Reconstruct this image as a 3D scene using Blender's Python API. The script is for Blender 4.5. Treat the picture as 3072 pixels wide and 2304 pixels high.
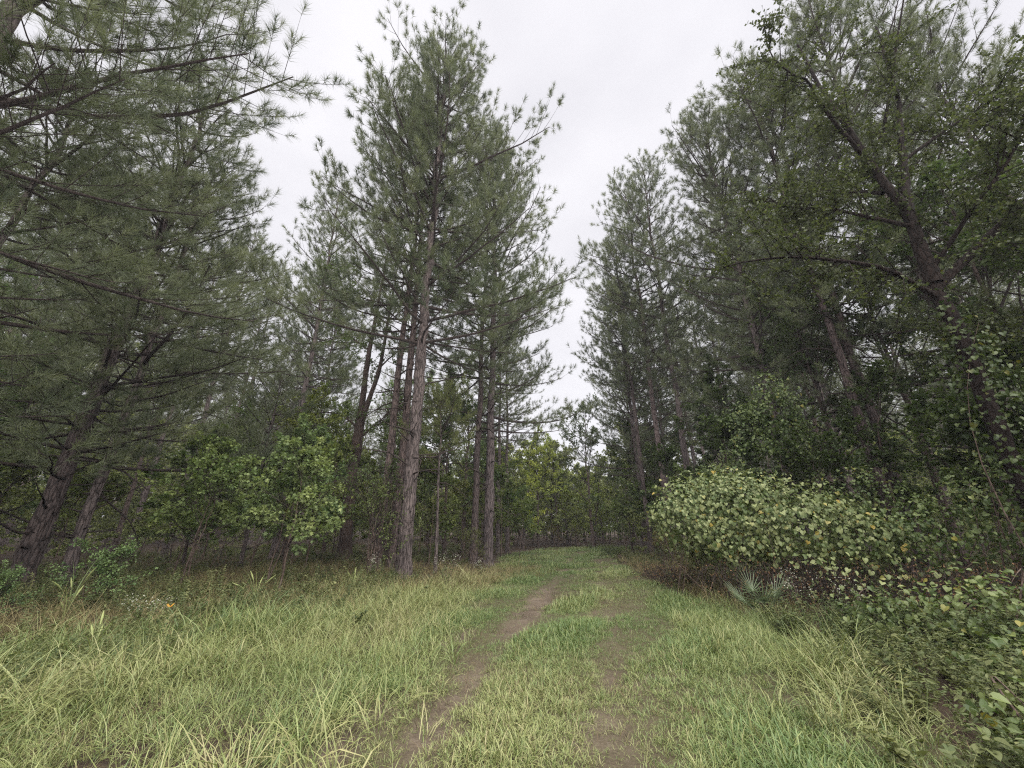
import bpy, math, random
import numpy as np
R = math.radians
sc = bpy.context.scene
C = sc.collection
for o in list(bpy.data.objects):
    bpy.data.objects.remove(o)

# ------------------------------------------------------------------ camera
cam = bpy.data.objects.new('camera', bpy.data.cameras.new('camera'))
C.objects.link(cam)
cam.location = (0, 0, 1.6)
cam.rotation_euler = (R(90 + 20.5), 0, 0)
cam.data.sensor_width = 36
cam.data.lens = 36 * 384.6 / 1024          # ultra wide phone lens
cam.data.clip_start, cam.data.clip_end = 0.05, 2000
sc.camera = cam

# ------------------------------------------------------------------ overcast sky
SUN_EL, SUN_AZ = 64, 150                     # azimuth clockwise from the viewing direction (+Y)
w = bpy.data.worlds.new('World')
sc.world = w
w.use_nodes = True
nt = w.node_tree
N, L = nt.nodes, nt.links
bg = N['Background']
sky = N.new('ShaderNodeTexSky')
sky.sky_type = 'NISHITA'
sky.sun_disc = False
sky.sun_elevation, sky.sun_rotation = R(SUN_EL), R(SUN_AZ)
sky.air_density, sky.dust_density = 1.0, 3.0
skys = N.new('ShaderNodeVectorMath'); skys.operation = 'SCALE'; skys.inputs['Scale'].default_value = 0.04
L.new(sky.outputs[0], skys.inputs[0])
tc = N.new('ShaderNodeTexCoord')
mp = N.new('ShaderNodeMapping'); mp.inputs['Scale'].default_value = (1.0, 1.0, 2.2)
L.new(tc.outputs['Generated'], mp.inputs[0])
nz = N.new('ShaderNodeTexNoise'); nz.inputs['Scale'].default_value = 2.2; nz.inputs['Detail'].default_value = 6; nz.inputs['Roughness'].default_value = 0.5
L.new(mp.outputs[0], nz.inputs['Vector'])
cr = N.new('ShaderNodeValToRGB')
cr.color_ramp.elements[0].position, cr.color_ramp.elements[0].color = 0.3, (0.170, 0.167, 0.176, 1)
cr.color_ramp.elements[1].position, cr.color_ramp.elements[1].color = 0.68, (0.210, 0.206, 0.213, 1)
L.new(nz.outputs[0], cr.inputs[0])
mx = N.new('ShaderNodeMixRGB'); mx.inputs[0].default_value = 0.94
L.new(skys.outputs[0], mx.inputs[1]); L.new(cr.outputs[0], mx.inputs[2])
L.new(mx.outputs[0], bg.inputs[0])
bg.inputs[1].default_value = 1.0

sun = bpy.data.objects.new('sun', bpy.data.lights.new('sun', 'SUN'))
C.objects.link(sun)
sun.data.energy, sun.data.angle, sun.data.color = 1.5, R(95), (1, 0.98, 0.95)
sun.rotation_euler = (R(90 - SUN_EL), 0, R(180 - SUN_AZ))
sun.location = (0, 0, 40)

vs = sc.view_settings
vs.view_transform, vs.look, vs.exposure, vs.gamma = 'Standard', 'None', 2.3, 1.0
vs.use_curve_mapping = False
cy = sc.cycles
cy.max_bounces, cy.diffuse_bounces, cy.glossy_bounces, cy.transmission_bounces, cy.transparent_max_bounces = 5, 3, 1, 3, 8
cy.sample_clamp_indirect = 6
cy.use_denoising = False
cy.filter_width = 1.2
cy.use_fast_gi = True; cy.fast_gi_method = 'REPLACE'; cy.ao_bounces_render = 1; w.light_settings.distance = 8.0

# ------------------------------------------------------------------ materials
def ramp_mat(name, a, b, rough=0.6, transl=0.3, tint='tint', inst=False, spec=0.3, extra=None):
    """foliage: colour a..b by the tint attribute, times the object's own colour, thin translucent leaf"""
    m = bpy.data.materials.new(name); m.use_nodes = True
    t = m.node_tree; n, l = t.nodes, t.links
    p = n['Principled BSDF']; out = n['Material Output']
    at = n.new('ShaderNodeAttribute'); at.attribute_name = tint
    at.attribute_type = 'INSTANCER' if inst else 'GEOMETRY'
    oi = n.new('ShaderNodeObjectInfo')
    r = n.new('ShaderNodeValToRGB')
    r.color_ramp.elements[0].color = (*a, 1); r.color_ramp.elements[1].color = (*b, 1)
    if extra:
        for pos, col in extra:
            e = r.color_ramp.elements.new(pos); e.color = (*col, 1)
    if inst:
        ad = n.new('ShaderNodeMath'); ad.operation = 'MULTIPLY_ADD'
        l.new(oi.outputs['Random'], ad.inputs[0]); ad.inputs[1].default_value = 0.35
        sb = n.new('ShaderNodeMath'); sb.operation = 'SUBTRACT'; sb.inputs[1].default_value = 0.175
        l.new(at.outputs['Fac'], sb.inputs[0]); l.new(sb.outputs[0], ad.inputs[2])
        a2 = n.new('ShaderNodeAttribute'); a2.attribute_name = 'blade'
        ad2 = n.new('ShaderNodeMath'); ad2.operation = 'ADD'
        l.new(ad.outputs[0], ad2.inputs[0]); l.new(a2.outputs['Fac'], ad2.inputs[1])
        l.new(ad2.outputs[0], r.inputs[0])
    else:
        l.new(at.outputs['Fac'], r.inputs[0])
    mu = n.new('ShaderNodeMixRGB'); mu.blend_type = 'MULTIPLY'; mu.inputs[0].default_value = 1
    l.new(r.outputs[0], mu.inputs[1])
    if inst:
        mu.inputs[2].default_value = (1, 1, 1, 1)
    else:
        l.new(oi.outputs['Color'], mu.inputs[2])
    l.new(mu.outputs[0], p.inputs['Base Color'])
    p.inputs['Roughness'].default_value = rough
    p.inputs['Specular IOR Level'].default_value = spec
    tr = n.new('ShaderNodeBsdfTranslucent')
    yl = n.new('ShaderNodeMixRGB'); yl.blend_type = 'MULTIPLY'; yl.inputs[0].default_value = 1
    yl.inputs[2].default_value = (1.25, 1.3, 0.8, 1)
    l.new(mu.outputs[0], yl.inputs[1]); l.new(yl.outputs[0], tr.inputs[0])
    ms = n.new('ShaderNodeMixShader'); ms.inputs[0].default_value = transl
    l.new(p.outputs[0], ms.inputs[1]); l.new(tr.outputs[0], ms.inputs[2]); l.new(ms.outputs[0], out.inputs[0])
    return m

def bark_mat(name, dark, lite, sxy=21, sz=3.6, bump=1.0):
    m = bpy.data.materials.new(name); m.use_nodes = True
    t = m.node_tree; n, l = t.nodes, t.links
    p = n['Principled BSDF']
    tc = n.new('ShaderNodeTexCoord'); mp = n.new('ShaderNodeMapping'); mp.inputs['Scale'].default_value = (sxy, sxy, sz)
    l.new(tc.outputs['Object'], mp.inputs[0])
    wz = n.new('ShaderNodeTexNoise'); wz.inputs['Scale'].default_value = 2.5; wz.inputs['Detail'].default_value = 3
    l.new(mp.outputs[0], wz.inputs['Vector'])
    wm = n.new('ShaderNodeMixRGB'); wm.inputs[0].default_value = 0.3
    l.new(mp.outputs[0], wm.inputs[1]); l.new(wz.outputs['Color'], wm.inputs[2])
    v = n.new('ShaderNodeTexVoronoi'); v.feature = 'DISTANCE_TO_EDGE'; v.inputs['Scale'].default_value = 1.0
    l.new(wm.outputs[0], v.inputs['Vector'])
    r = n.new('ShaderNodeValToRGB')
    r.color_ramp.elements[0].position, r.color_ramp.elements[0].color = 0.02, (*dark, 1)
    r.color_ramp.elements[1].position, r.color_ramp.elements[1].color = 0.26, (*lite, 1)
    st = n.new('ShaderNodeTexNoise'); st.inputs['Scale'].default_value = 1.6; st.inputs['Detail'].default_value = 6; st.inputs['Roughness'].default_value = 0.7
    l.new(mp.outputs[0], st.inputs['Vector'])
    ba = n.new('ShaderNodeMath'); ba.operation = 'MULTIPLY_ADD'; ba.inputs[1].default_value = 0.36
    l.new(st.outputs[0], ba.inputs[0]); hb = n.new('ShaderNodeMath'); hb.operation = 'MULTIPLY_ADD'; hb.inputs[1].default_value = 1.0; hb.inputs[2].default_value = -0.12
    l.new(v.outputs['Distance'], hb.inputs[0]); l.new(hb.outputs[0], ba.inputs[2])
    l.new(ba.outputs[0], r.inputs[0])
    z2 = n.new('ShaderNodeTexNoise'); z2.inputs['Scale'].default_value = 1.4; z2.inputs['Detail'].default_value = 8; z2.inputs['Roughness'].default_value = 0.75
    l.new(tc.outputs['Object'], z2.inputs['Vector'])
    r2 = n.new('ShaderNodeValToRGB')
    r2.color_ramp.elements[0].position, r2.color_ramp.elements[0].color = 0.3, (0.55, 0.52, 0.52, 1)
    r2.color_ramp.elements[1].position, r2.color_ramp.elements[1].color = 0.7, (1.35, 1.22, 1.15, 1)
    l.new(z2.outputs[0], r2.inputs[0])
    mu = n.new('ShaderNodeMixRGB'); mu.blend_type = 'MULTIPLY'; mu.inputs[0].default_value = 1
    l.new(r.outputs[0], mu.inputs[1]); l.new(r2.outputs[0], mu.inputs[2])
    oi = n.new('ShaderNodeObjectInfo')
    mo = n.new('ShaderNodeMixRGB'); mo.blend_type = 'MULTIPLY'; mo.inputs[0].default_value = 1
    l.new(mu.outputs[0], mo.inputs[1]); l.new(oi.outputs['Color'], mo.inputs[2])
    l.new(mo.outputs[0], p.inputs['Base Color'])
    bp = n.new('ShaderNodeBump'); bp.inputs['Strength'].default_value = bump; bp.inputs['Distance'].default_value = 0.03
    l.new(ba.outputs[0], bp.inputs['Height']); l.new(bp.outputs[0], p.inputs['Normal'])
    p.inputs['Roughness'].default_value = 0.9
    p.inputs['Specular IOR Level'].default_value = 0.15
    return m

def soil_mat(name, path=False):
    m = bpy.data.materials.new(name); m.use_nodes = True
    t = m.node_tree; n, l = t.nodes, t.links
    p = n['Principled BSDF']
    tc = n.new('ShaderNodeTexCoord')
    a = n.new('ShaderNodeTexNoise'); a.inputs['Scale'].default_value = 1.3; a.inputs['Detail'].default_value = 9; a.inputs['Roughness'].default_value = 0.65
    b = n.new('ShaderNodeTexNoise'); b.inputs['Scale'].default_value = 38; b.inputs['Detail'].default_value = 6; b.inputs['Roughness'].default_value = 0.7
    l.new(tc.outputs['Object'], a.inputs['Vector']); l.new(tc.outputs['Object'], b.inputs['Vector'])
    r = n.new('ShaderNodeValToRGB')
    if path:
        cols = [(0.32, (0.038, 0.029, 0.02)), (0.52, (0.115, 0.088, 0.064)), (0.72, (0.24, 0.195, 0.15))]
    else:
        cols = [(0.3, (0.02, 0.015, 0.011)), (0.5, (0.048, 0.034, 0.024)), (0.72, (0.10, 0.066, 0.045))]
    r.color_ramp.elements[0].position, r.color_ramp.elements[0].color = cols[0][0], (*cols[0][1], 1)
    r.color_ramp.elements[1].position, r.color_ramp.elements[1].color = cols[2][0], (*cols[2][1], 1)
    e = r.color_ramp.elements.new(cols[1][0]); e.color = (*cols[1][1], 1)
    mx = n.new('ShaderNodeMixRGB'); mx.inputs[0].default_value = 0.5
    l.new(a.outputs[0], mx.inputs[1]); l.new(b.outputs[0], mx.inputs[2]); l.new(mx.outputs[0], r.inputs[0])
    src = r
    if path:
        at = n.new('ShaderNodeAttribute'); at.attribute_name = 'bare'
        g = n.new('ShaderNodeMixRGB'); g.inputs[1].default_value = (0.07, 0.06, 0.032, 1)
        l.new(at.outputs['Fac'], g.inputs[0]); l.new(r.outputs[0], g.inputs[2])
        src = g
    l.new(src.outputs[0], p.inputs['Base Color'])
    bp = n.new('ShaderNodeBump'); bp.inputs['Strength'].default_value = 0.8; bp.inputs['Distance'].default_value = 0.02
    l.new(b.outputs[0], bp.inputs['Height']); l.new(bp.outputs[0], p.inputs['Normal'])
    p.inputs['Roughness'].default_value = 0.95
    p.inputs['Specular IOR Level'].default_value = 0.15
    return m

M = dict(
    needle=ramp_mat('pine_needles', (0.075, 0.098, 0.054), (0.215, 0.235, 0.115), 0.5, 0.25, spec=0.4),
    deadneedle=ramp_mat('dead_needles', (0.13, 0.07, 0.035), (0.24, 0.14, 0.07), 0.8, 0.15),
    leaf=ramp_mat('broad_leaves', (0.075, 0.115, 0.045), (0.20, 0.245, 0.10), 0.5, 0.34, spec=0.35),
    vine=ramp_mat('grape_leaves', (0.085, 0.13, 0.035), (0.32, 0.36, 0.15), 0.45, 0.25, spec=0.4,
                  extra=[(0.93, (0.32, 0.35, 0.15)), (0.965, (0.42, 0.30, 0.05))]),
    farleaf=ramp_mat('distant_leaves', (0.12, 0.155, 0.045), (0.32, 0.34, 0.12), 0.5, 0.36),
    pine=bark_mat('pine_bark', (0.02, 0.017, 0.016), (0.155, 0.135, 0.128)),
    dark=bark_mat('dark_bark', (0.03, 0.024, 0.02), (0.105, 0.085, 0.075), 16, 5),
    twig=bark_mat('twig_bark', (0.06, 0.045, 0.035), (0.15, 0.12, 0.1), 30, 10, 0.2),
    limb=bark_mat('limb_bark', (0.022, 0.018, 0.016), (0.065, 0.055, 0.05), 30, 8, 0.3),
    soil=soil_mat('forest_floor'), trail=soil_mat('trail_dirt', True),
    grass=ramp_mat('trail_blades', (0.11, 0.175, 0.052), (0.37, 0.33, 0.165), 0.45, 0.2, inst=True, spec=0.45, extra=[(0.5, (0.265, 0.295, 0.105))]),
    weed=ramp_mat('weed_leaves', (0.075, 0.105, 0.04), (0.24, 0.245, 0.10), 0.55, 0.28, inst=True, spec=0.25),
    dry=ramp_mat('dry_blades', (0.10, 0.085, 0.035), (0.33, 0.27, 0.13), 0.7, 0.2, inst=True),
    straw=ramp_mat('pine_straw', (0.07, 0.05, 0.03), (0.21, 0.155, 0.085), 0.8, 0.1, inst=True),
    frond=ramp_mat('palmetto_green', (0.09, 0.13, 0.06), (0.17, 0.22, 0.11), 0.4, 0.2, spec=0.5),
    petal=ramp_mat('white_petals', (0.36, 0.36, 0.28), (0.55, 0.54, 0.45), 0.6, 0.3),
    orange=ramp_mat('orange_wing', (0.75, 0.33, 0.03), (0.85, 0.42, 0.05), 0.5, 0.3),
)

# ------------------------------------------------------------------ mesh helpers
def nrm(v):
    return v / np.maximum(np.linalg.norm(v, axis=-1, keepdims=True), 1e-9)

def perp(d):
    a = np.where(np.abs(d[..., 2:3]) < 0.9, np.array([0., 0, 1]), np.array([1., 0, 0]))
    u = nrm(np.cross(d, a))
    return u, np.cross(d, u)

class MB:
    """collects triangles / quads with a per-vertex tint"""
    def __init__(s):
        s.v, s.f3, s.f4, s.t, s.n = [], [], [], [], 0
    def add(s, v, f, tint=0.5):
        v = np.asarray(v, np.float32).reshape(-1, 3); f = np.asarray(f, np.int64)
        (s.f3 if f.shape[1] == 3 else s.f4).append(f + s.n)
        s.v.append(v); s.n += len(v)
        s.t.append(np.broadcast_to(np.asarray(tint, np.float32), (len(v),)))
        return s
    def mesh(s, name, mat, smooth=False, attr='tint'):
        me = bpy.data.meshes.new(name)
        if not s.v:
            return me
        v = np.concatenate(s.v); t = np.concatenate(s.t)
        f3 = np.concatenate(s.f3) if s.f3 else np.zeros((0, 3), np.int64)
        f4 = np.concatenate(s.f4) if s.f4 else np.zeros((0, 4), np.int64)
        me.vertices.add(len(v)); me.vertices.foreach_set('co', v.ravel())
        nl = f3.size + f4.size
        me.loops.add(nl); me.loops.foreach_set('vertex_index', np.concatenate([f3.ravel(), f4.ravel()]).astype(np.int32))
        me.polygons.add(len(f3) + len(f4))
        st = np.concatenate([np.arange(len(f3)) * 3, f3.size + np.arange(len(f4)) * 4]).astype(np.int32)
        me.polygons.foreach_set('loop_start', st)
        a = me.attributes.new(attr, 'FLOAT', 'POINT'); a.data.foreach_set('value', t.astype(np.float32))
        me.update(calc_edges=True)
        me.polygons.foreach_set('use_smooth', np.full(len(f3) + len(f4), smooth))
        me.materials.append(mat)
        return me

def tubes(mb, P, rad, sides=5, tint=0.5, rough=None):
    """P (N,K,3) paths, rad (N,K)"""
    P = np.asarray(P, float); rad = np.asarray(rad, float)
    n, k, _ = P.shape
    if n == 0: return
    d = np.gradient(P, axis=1); d = nrm(d)
    ref = np.where(np.abs(d[:, :1, 2:3]) > 0.8, np.array([1., 0, 0]), np.array([0., 0, 1]))
    u = nrm(np.cross(d, np.broadcast_to(ref, d.shape))); v = np.cross(d, u)
    a = np.arange(sides) * 2 * np.pi / sides
    rr = np.broadcast_to(rad[:, :, None], (n, k, sides))
    if rough is not None: rr = rr * rough
    V = P[:, :, None] + rr[..., None] * (u[:, :, None] * np.cos(a)[None, None, :, None] + v[:, :, None] * np.sin(a)[None, None, :, None])
    i, j, s = np.meshgrid(np.arange(n), np.arange(k - 1), np.arange(sides), indexing='ij')
    b = (i * k + j) * sides; s2 = (s + 1) % sides
    F = np.stack([b + s, b + s2, b + sides + s2, b + sides + s], -1).reshape(-1, 4)
    mb.add(V, F, tint)

LEAF = {
    'diamond': (np.array([[0, 0, 0], [.42, .5, .06], [1, 0, -.05], [.42, -.5, .06]]), np.array([[0, 1, 2], [0, 2, 3]])),
    'oval': (np.array([[0, 0, 0], [.3, .45, .08], [.7, .38, .05], [1, 0, -.08], [.7, -.38, .05], [.3, -.45, .08]]),
             np.array([[0, 1, 2], [0, 2, 3], [0, 3, 4], [0, 4, 5]])),
    'heart': (np.array([[.12, 0, -.04], [-.06, .26, .05], [.12, .48, .14], [.42, .5, .14], [.74, .3, .02], [1.02, 0, -.16],
                        [.74, -.3, .02], [.42, -.5, .14], [.12, -.48, .14], [-.06, -.26, .05], [.5, 0, -.04]]),
              np.array([[0, 10, 1], [1, 10, 2], [2, 10, 3], [3, 10, 4], [4, 10, 5], [5, 10, 6], [6, 10, 7], [7, 10, 8], [8, 10, 9], [9, 10, 0]])),
    'lobed': (np.array([[0, 0, 0], [.1, .45, .03], [.38, .28, .04], [.55, .6, 0], [.62, .2, .04], [1, 0, -.06],
                        [.62, -.2, .04], [.55, -.6, 0], [.38, -.28, .04], [.1, -.45, .03]]),
              np.array([[0, 1, 2], [0, 2, 4], [2, 3, 4], [0, 4, 6], [4, 5, 6], [0, 6, 8], [6, 7, 8], [0, 8, 9]])),
}

def leaves(mb, pos, d, nor, ln, wd, tint, kind='diamond'):
    V0, F0 = LEAF[kind]
    d = nrm(d); s = nrm(np.cross(nor, d)); nn = np.cross(d, s)
    n = len(pos); k = len(V0)
    ln = np.broadcast_to(ln, (n,)); wd = np.broadcast_to(wd, (n,))
    V = pos[:, None] + V0[None, :, :1] * (d * ln[:, None])[:, None] + V0[None, :, 1:2] * (s * wd[:, None])[:, None] + V0[None, :, 2:] * (nn * ln[:, None])[:, None]
    F = (F0[None] + (np.arange(n) * k)[:, None, None]).reshape(-1, 3)
    mb.add(V, F, np.repeat(np.broadcast_to(tint, (n,)), k))

def needles(mb, rng, pos, d, n, shoot, ln, wd, tint):
    """bottle-brush tufts of needles along the last bit of a shoot"""
    T = len(pos)
    d = nrm(d); u, v = perp(d)
    s = rng.random((T, n)) ** 0.7
    ph = rng.random((T, n)) * 2 * np.pi
    th = np.radians(66 - 44 * s + rng.normal(0, 8, (T, n)))
    rad = u[:, None] * np.cos(ph)[..., None] + v[:, None] * np.sin(ph)[..., None]
    nd = d[:, None] * np.cos(th)[..., None] + rad * np.sin(th)[..., None]
    nd[..., 2] -= 0.10
    nd = nrm(nd)
    base = pos[:, None] + d[:, None] * ((s - 0.85) * shoot)[..., None]
    l = ln * rng.uniform(0.7, 1.15, (T, n))
    side = nrm(np.cross(nd, rng.normal(0, 1, (T, n, 3))))
    V = np.stack([base - side * wd / 2, base + side * wd / 2, base + nd * l[..., None]], 2)
    V[..., 2, 2] -= 0.05 * l
    F = np.arange(T * n * 3).reshape(-1, 3)
    tt = np.repeat(np.clip(tint[:, None] + rng.normal(0, 0.08, (T, n)), 0, 1).ravel(), 3)
    mb.add(V.reshape(-1, 3), F, tt)

def vnoise(rng, n, amp, smooth=3):
    w_ = rng.normal(0, 1, (n + 8, 2))
    k = np.ones(smooth) / smooth
    w_ = np.stack([np.convolve(w_[:, i], k, 'same') for i in range(2)], 1)[4:4 + n]
    w_ -= w_[0]
    return np.c_[w_ * amp, np.zeros(n)]

def trunk_mesh(rng, name, path, rad, sides, mat, rough=0.1, flare=0.35):
    mb = MB()
    k = len(path)
    z = path[:, 2] - path[0, 2]
    rad = rad * (1 + flare * np.exp(-z / 0.45))
    rg = 1 + rng.normal(0, rough, (1, k, sides)) * np.minimum(1, 1)
    rg = 0.5 * rg + 0.25 * np.roll(rg, 1, 1) + 0.25 * np.roll(rg, -1, 1)
    a = np.arange(sides) * 2 * np.pi / sides
    rg = rg * (1 + 0.10 * np.exp(-z / 0.5)[None, :, None] * np.cos(a * 5 + 1.3)[None, None])
    tubes(mb, path[None], rad[None], sides, 0.5, rg)
    return mb.mesh(name, mat, True)

# ------------------------------------------------------------------ tree builders (return dict of meshes)
def pine(seed, H, r0, cb, Lmax, dens=1.0, nn=24, nl=0.19, nw=0.010, spacing=0.7, top=1.0, dead=10, lean=(0, 0), sides=12,
         ring=0.35, low_el=-2, hi_el=50, forks=0, shape=0.62, bark='pine', l2f=0.36):
    rng = np.random.default_rng(seed)
    k = max(14, int(H / ring))
    z = np.linspace(0, H, k); t = z / H
    path = np.c_[lean[0] * t ** 1.3, lean[1] * t ** 1.3, z] + vnoise(rng, k, 0.22, 9) * t[:, None] ** 0.7
    rad = r0 * (1 - t) ** 0.75 + 0.012
    tr = trunk_mesh(rng, 'trunk', path, rad, sides, M[bark], 0.13 if sides > 14 else 0.07)
    def tp(zz):
        return np.stack([np.interp(zz, z, path[:, i]) for i in range(3)], -1)
    zs = []; q = cb * H
    while q < H * 0.99:
        zs.append(q); q += spacing * (1.15 - 0.5 * (q - cb * H) / (H * (1 - cb))) * rng.uniform(0.8, 1.25)
    zb, az = [], []
    a0 = 0.0
    for q in zs:
        m = rng.integers(3, 6); a0 += rng.uniform(0.4, 1.4)
        for i in range(m):
            zb.append(q + rng.normal(0, 0.1)); az.append(a0 + i * 2 * np.pi / m + rng.normal(0, 0.25))
    zb = np.minimum(np.array(zb), H * 0.995); az = np.array(az)
    u = np.clip((zb - cb * H) / (H * (1 - cb)), 0, 1)
    Lb = Lmax * np.minimum(0.72 + 0.9 * u, 1.0) * (1 - u) ** shape + 0.55 * top
    Lb *= rng.uniform(0.45, 1.15, len(Lb)) * (1 + 0.22 * np.sin(az * 2 + zb * 0.9))
    el = np.radians(low_el + (hi_el - low_el) * u ** 0.85 + rng.normal(0, 7, len(u)))
    K = 8; s = np.linspace(0, 1, K)
    curve = np.radians(rng.normal(12, 10, len(u)) + 10 * (1 - u))
    e = el[:, None] + curve[:, None] * (s[None] - 0.25)
    azs = az[:, None] + np.cumsum(rng.normal(0, 0.09, (len(u), K)), 1)
    dirs = np.stack([np.cos(e) * np.cos(azs), np.cos(e) * np.sin(azs), np.sin(e)], -1)
    step = Lb[:, None, None] / (K - 1)
    P1 = tp(zb)[:, None] + np.concatenate([np.zeros((len(u), 1, 3)), np.cumsum(dirs[:, 1:] * step, 1)], 1)
    rb = (0.010 * Lb + 0.008)[:, None] * (1 - 0.85 * s[None]) + 0.003
    lm = MB(); tubes(lm, P1, rb, 5)
    # dead lower limbs
    nd = dead
    if nd:
        zd = rng.uniform(cb * H * 0.35, cb * H * 1.05, nd); ad = rng.uniform(0, 2 * np.pi, nd)
        Ld = rng.uniform(0.5, 2.6, nd); ed = np.radians(rng.normal(8, 14, nd))
        dz = np.cumsum(rng.normal(0, 0.22, (nd, 6)), 1)
        e2 = ed[:, None] + dz; a2 = ad[:, None] + np.cumsum(rng.normal(0, 0.16, (nd, 6)), 1)
        dd = np.stack([np.cos(e2) * np.cos(a2), np.cos(e2) * np.sin(a2), np.sin(e2)], -1) * (Ld / 5)[:, None, None]
        Pd = tp(zd)[:, None] + np.concatenate([np.zeros((nd, 1, 3)), np.cumsum(dd[:, 1:], 1)], 1)
        tubes(lm, Pd, (0.009 + 0.012 * Ld)[:, None] * (1 - 0.8 * np.linspace(0, 1, 6)), 5)
    ns = 22; zd = rng.uniform(1.0, max(2.0, cb * H), ns); ad = rng.uniform(0, 6.28, ns); rr = np.interp(zd, z, rad)
    dv = np.stack([np.cos(ad), np.sin(ad), rng.normal(0.15, 0.3, ns)], -1)
    Ps = tp(zd)[:, None] + dv[:, None] * (rr[:, None] * 0.7 + np.linspace(0, 1, 3)[None] * rng.uniform(0.06, 0.4, (ns, 1)))[..., None]
    tubes(lm, Ps, np.tile([[0.02, 0.014, 0.008]], (ns, 1)), 5)
    # secondary
    n2 = np.maximum(3, np.round(Lb * 2.5 * dens + 1)).astype(int)
    ib = np.repeat(np.arange(len(u)), n2)
    off = np.arange(len(ib)) - np.repeat(np.cumsum(n2) - n2, n2)
    tt = 0.22 + 0.78 * (off + rng.random(len(ib))) / n2[ib]
    tt = np.minimum(tt, 1)
    f = tt * (K - 1); i0 = np.minimum(f.astype(int), K - 2); fr = (f - i0)[:, None]
    B = P1[ib, i0] * (1 - fr) + P1[ib, i0 + 1] * fr
    D = nrm(P1[ib, i0 + 1] - P1[ib, i0])
    side = nrm(np.cross(D, np.array([0, 0, 1.]))) * np.where(off % 2 == 0, 1, -1)[:, None]
    ang = np.radians(rng.uniform(28, 62, len(ib)))[:, None]
    d2 = nrm(D * np.cos(ang) + side * np.sin(ang) + np.array([0, 0, 1.]) * rng.normal(0.16, 0.2, (len(ib), 1)))
    l2 = (Lb[ib] * l2f * (1 - 0.6 * tt) + 0.28) * rng.uniform(0.6, 1.2, len(ib))
    s4 = np.linspace(0, 1, 4)
    P2 = B[:, None] + d2[:, None] * (l2[:, None] * s4)[..., None]
    P2[..., 2] += (l2[:, None] * s4 ** 2) * 0.22
    tubes(lm, P2, (0.005 + 0.0035 * l2)[:, None] * (1 - 0.7 * s4), 3)
    # shoots
    n3 = np.maximum(2, np.round(l2 * 2.3 * dens + 0.8)).astype(int)
    i2 = np.repeat(np.arange(len(ib)), n3)
    of3 = np.arange(len(i2)) - np.repeat(np.cumsum(n3) - n3, n3)
    t3 = np.where(of3 == 0, 1.0, 0.3 + 0.65 * rng.random(len(i2)))
    f = t3 * 3; j0 = np.minimum(f.astype(int), 2); fr = (f - j0)[:, None]
    B3 = P2[i2, j0] * (1 - fr) + P2[i2, j0 + 1] * fr
    D3 = nrm(P2[i2, j0 + 1] - P2[i2, j0])
    u3, v3 = perp(D3)
    ph = rng.random(len(i2)) * 2 * np.pi
    sp = np.where(of3 == 0, 0.15, 0.8)[:, None]
    d3 = nrm(D3 + sp * (u3 * np.cos(ph)[:, None] + v3 * np.sin(ph)[:, None]) + np.array([0, 0, 0.6]))
    l3 = rng.uniform(0.12, 0.34, len(i2))
    P3 = np.stack([B3, B3 + d3 * l3[:, None]], 1)
    tubes(lm, P3, np.tile([[0.005, 0.003]], (len(i2), 1)), 3)
    cr = MB()
    tint = np.clip(rng.normal(0.4, 0.14, len(i2)) + 0.25 * (rng.random(len(ib))[i2] - 0.5) + 0.45 * (rng.random(len(u))[ib[i2]] - 0.5), 0, 1)
    needles(cr, rng, P3[:, 1], d3, nn, 0.26, nl, nw, tint)
    return dict(trunk=tr, limbs=lm.mesh('limbs', M['limb'], True), crown=cr.mesh('crown', M['needle']))

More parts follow.
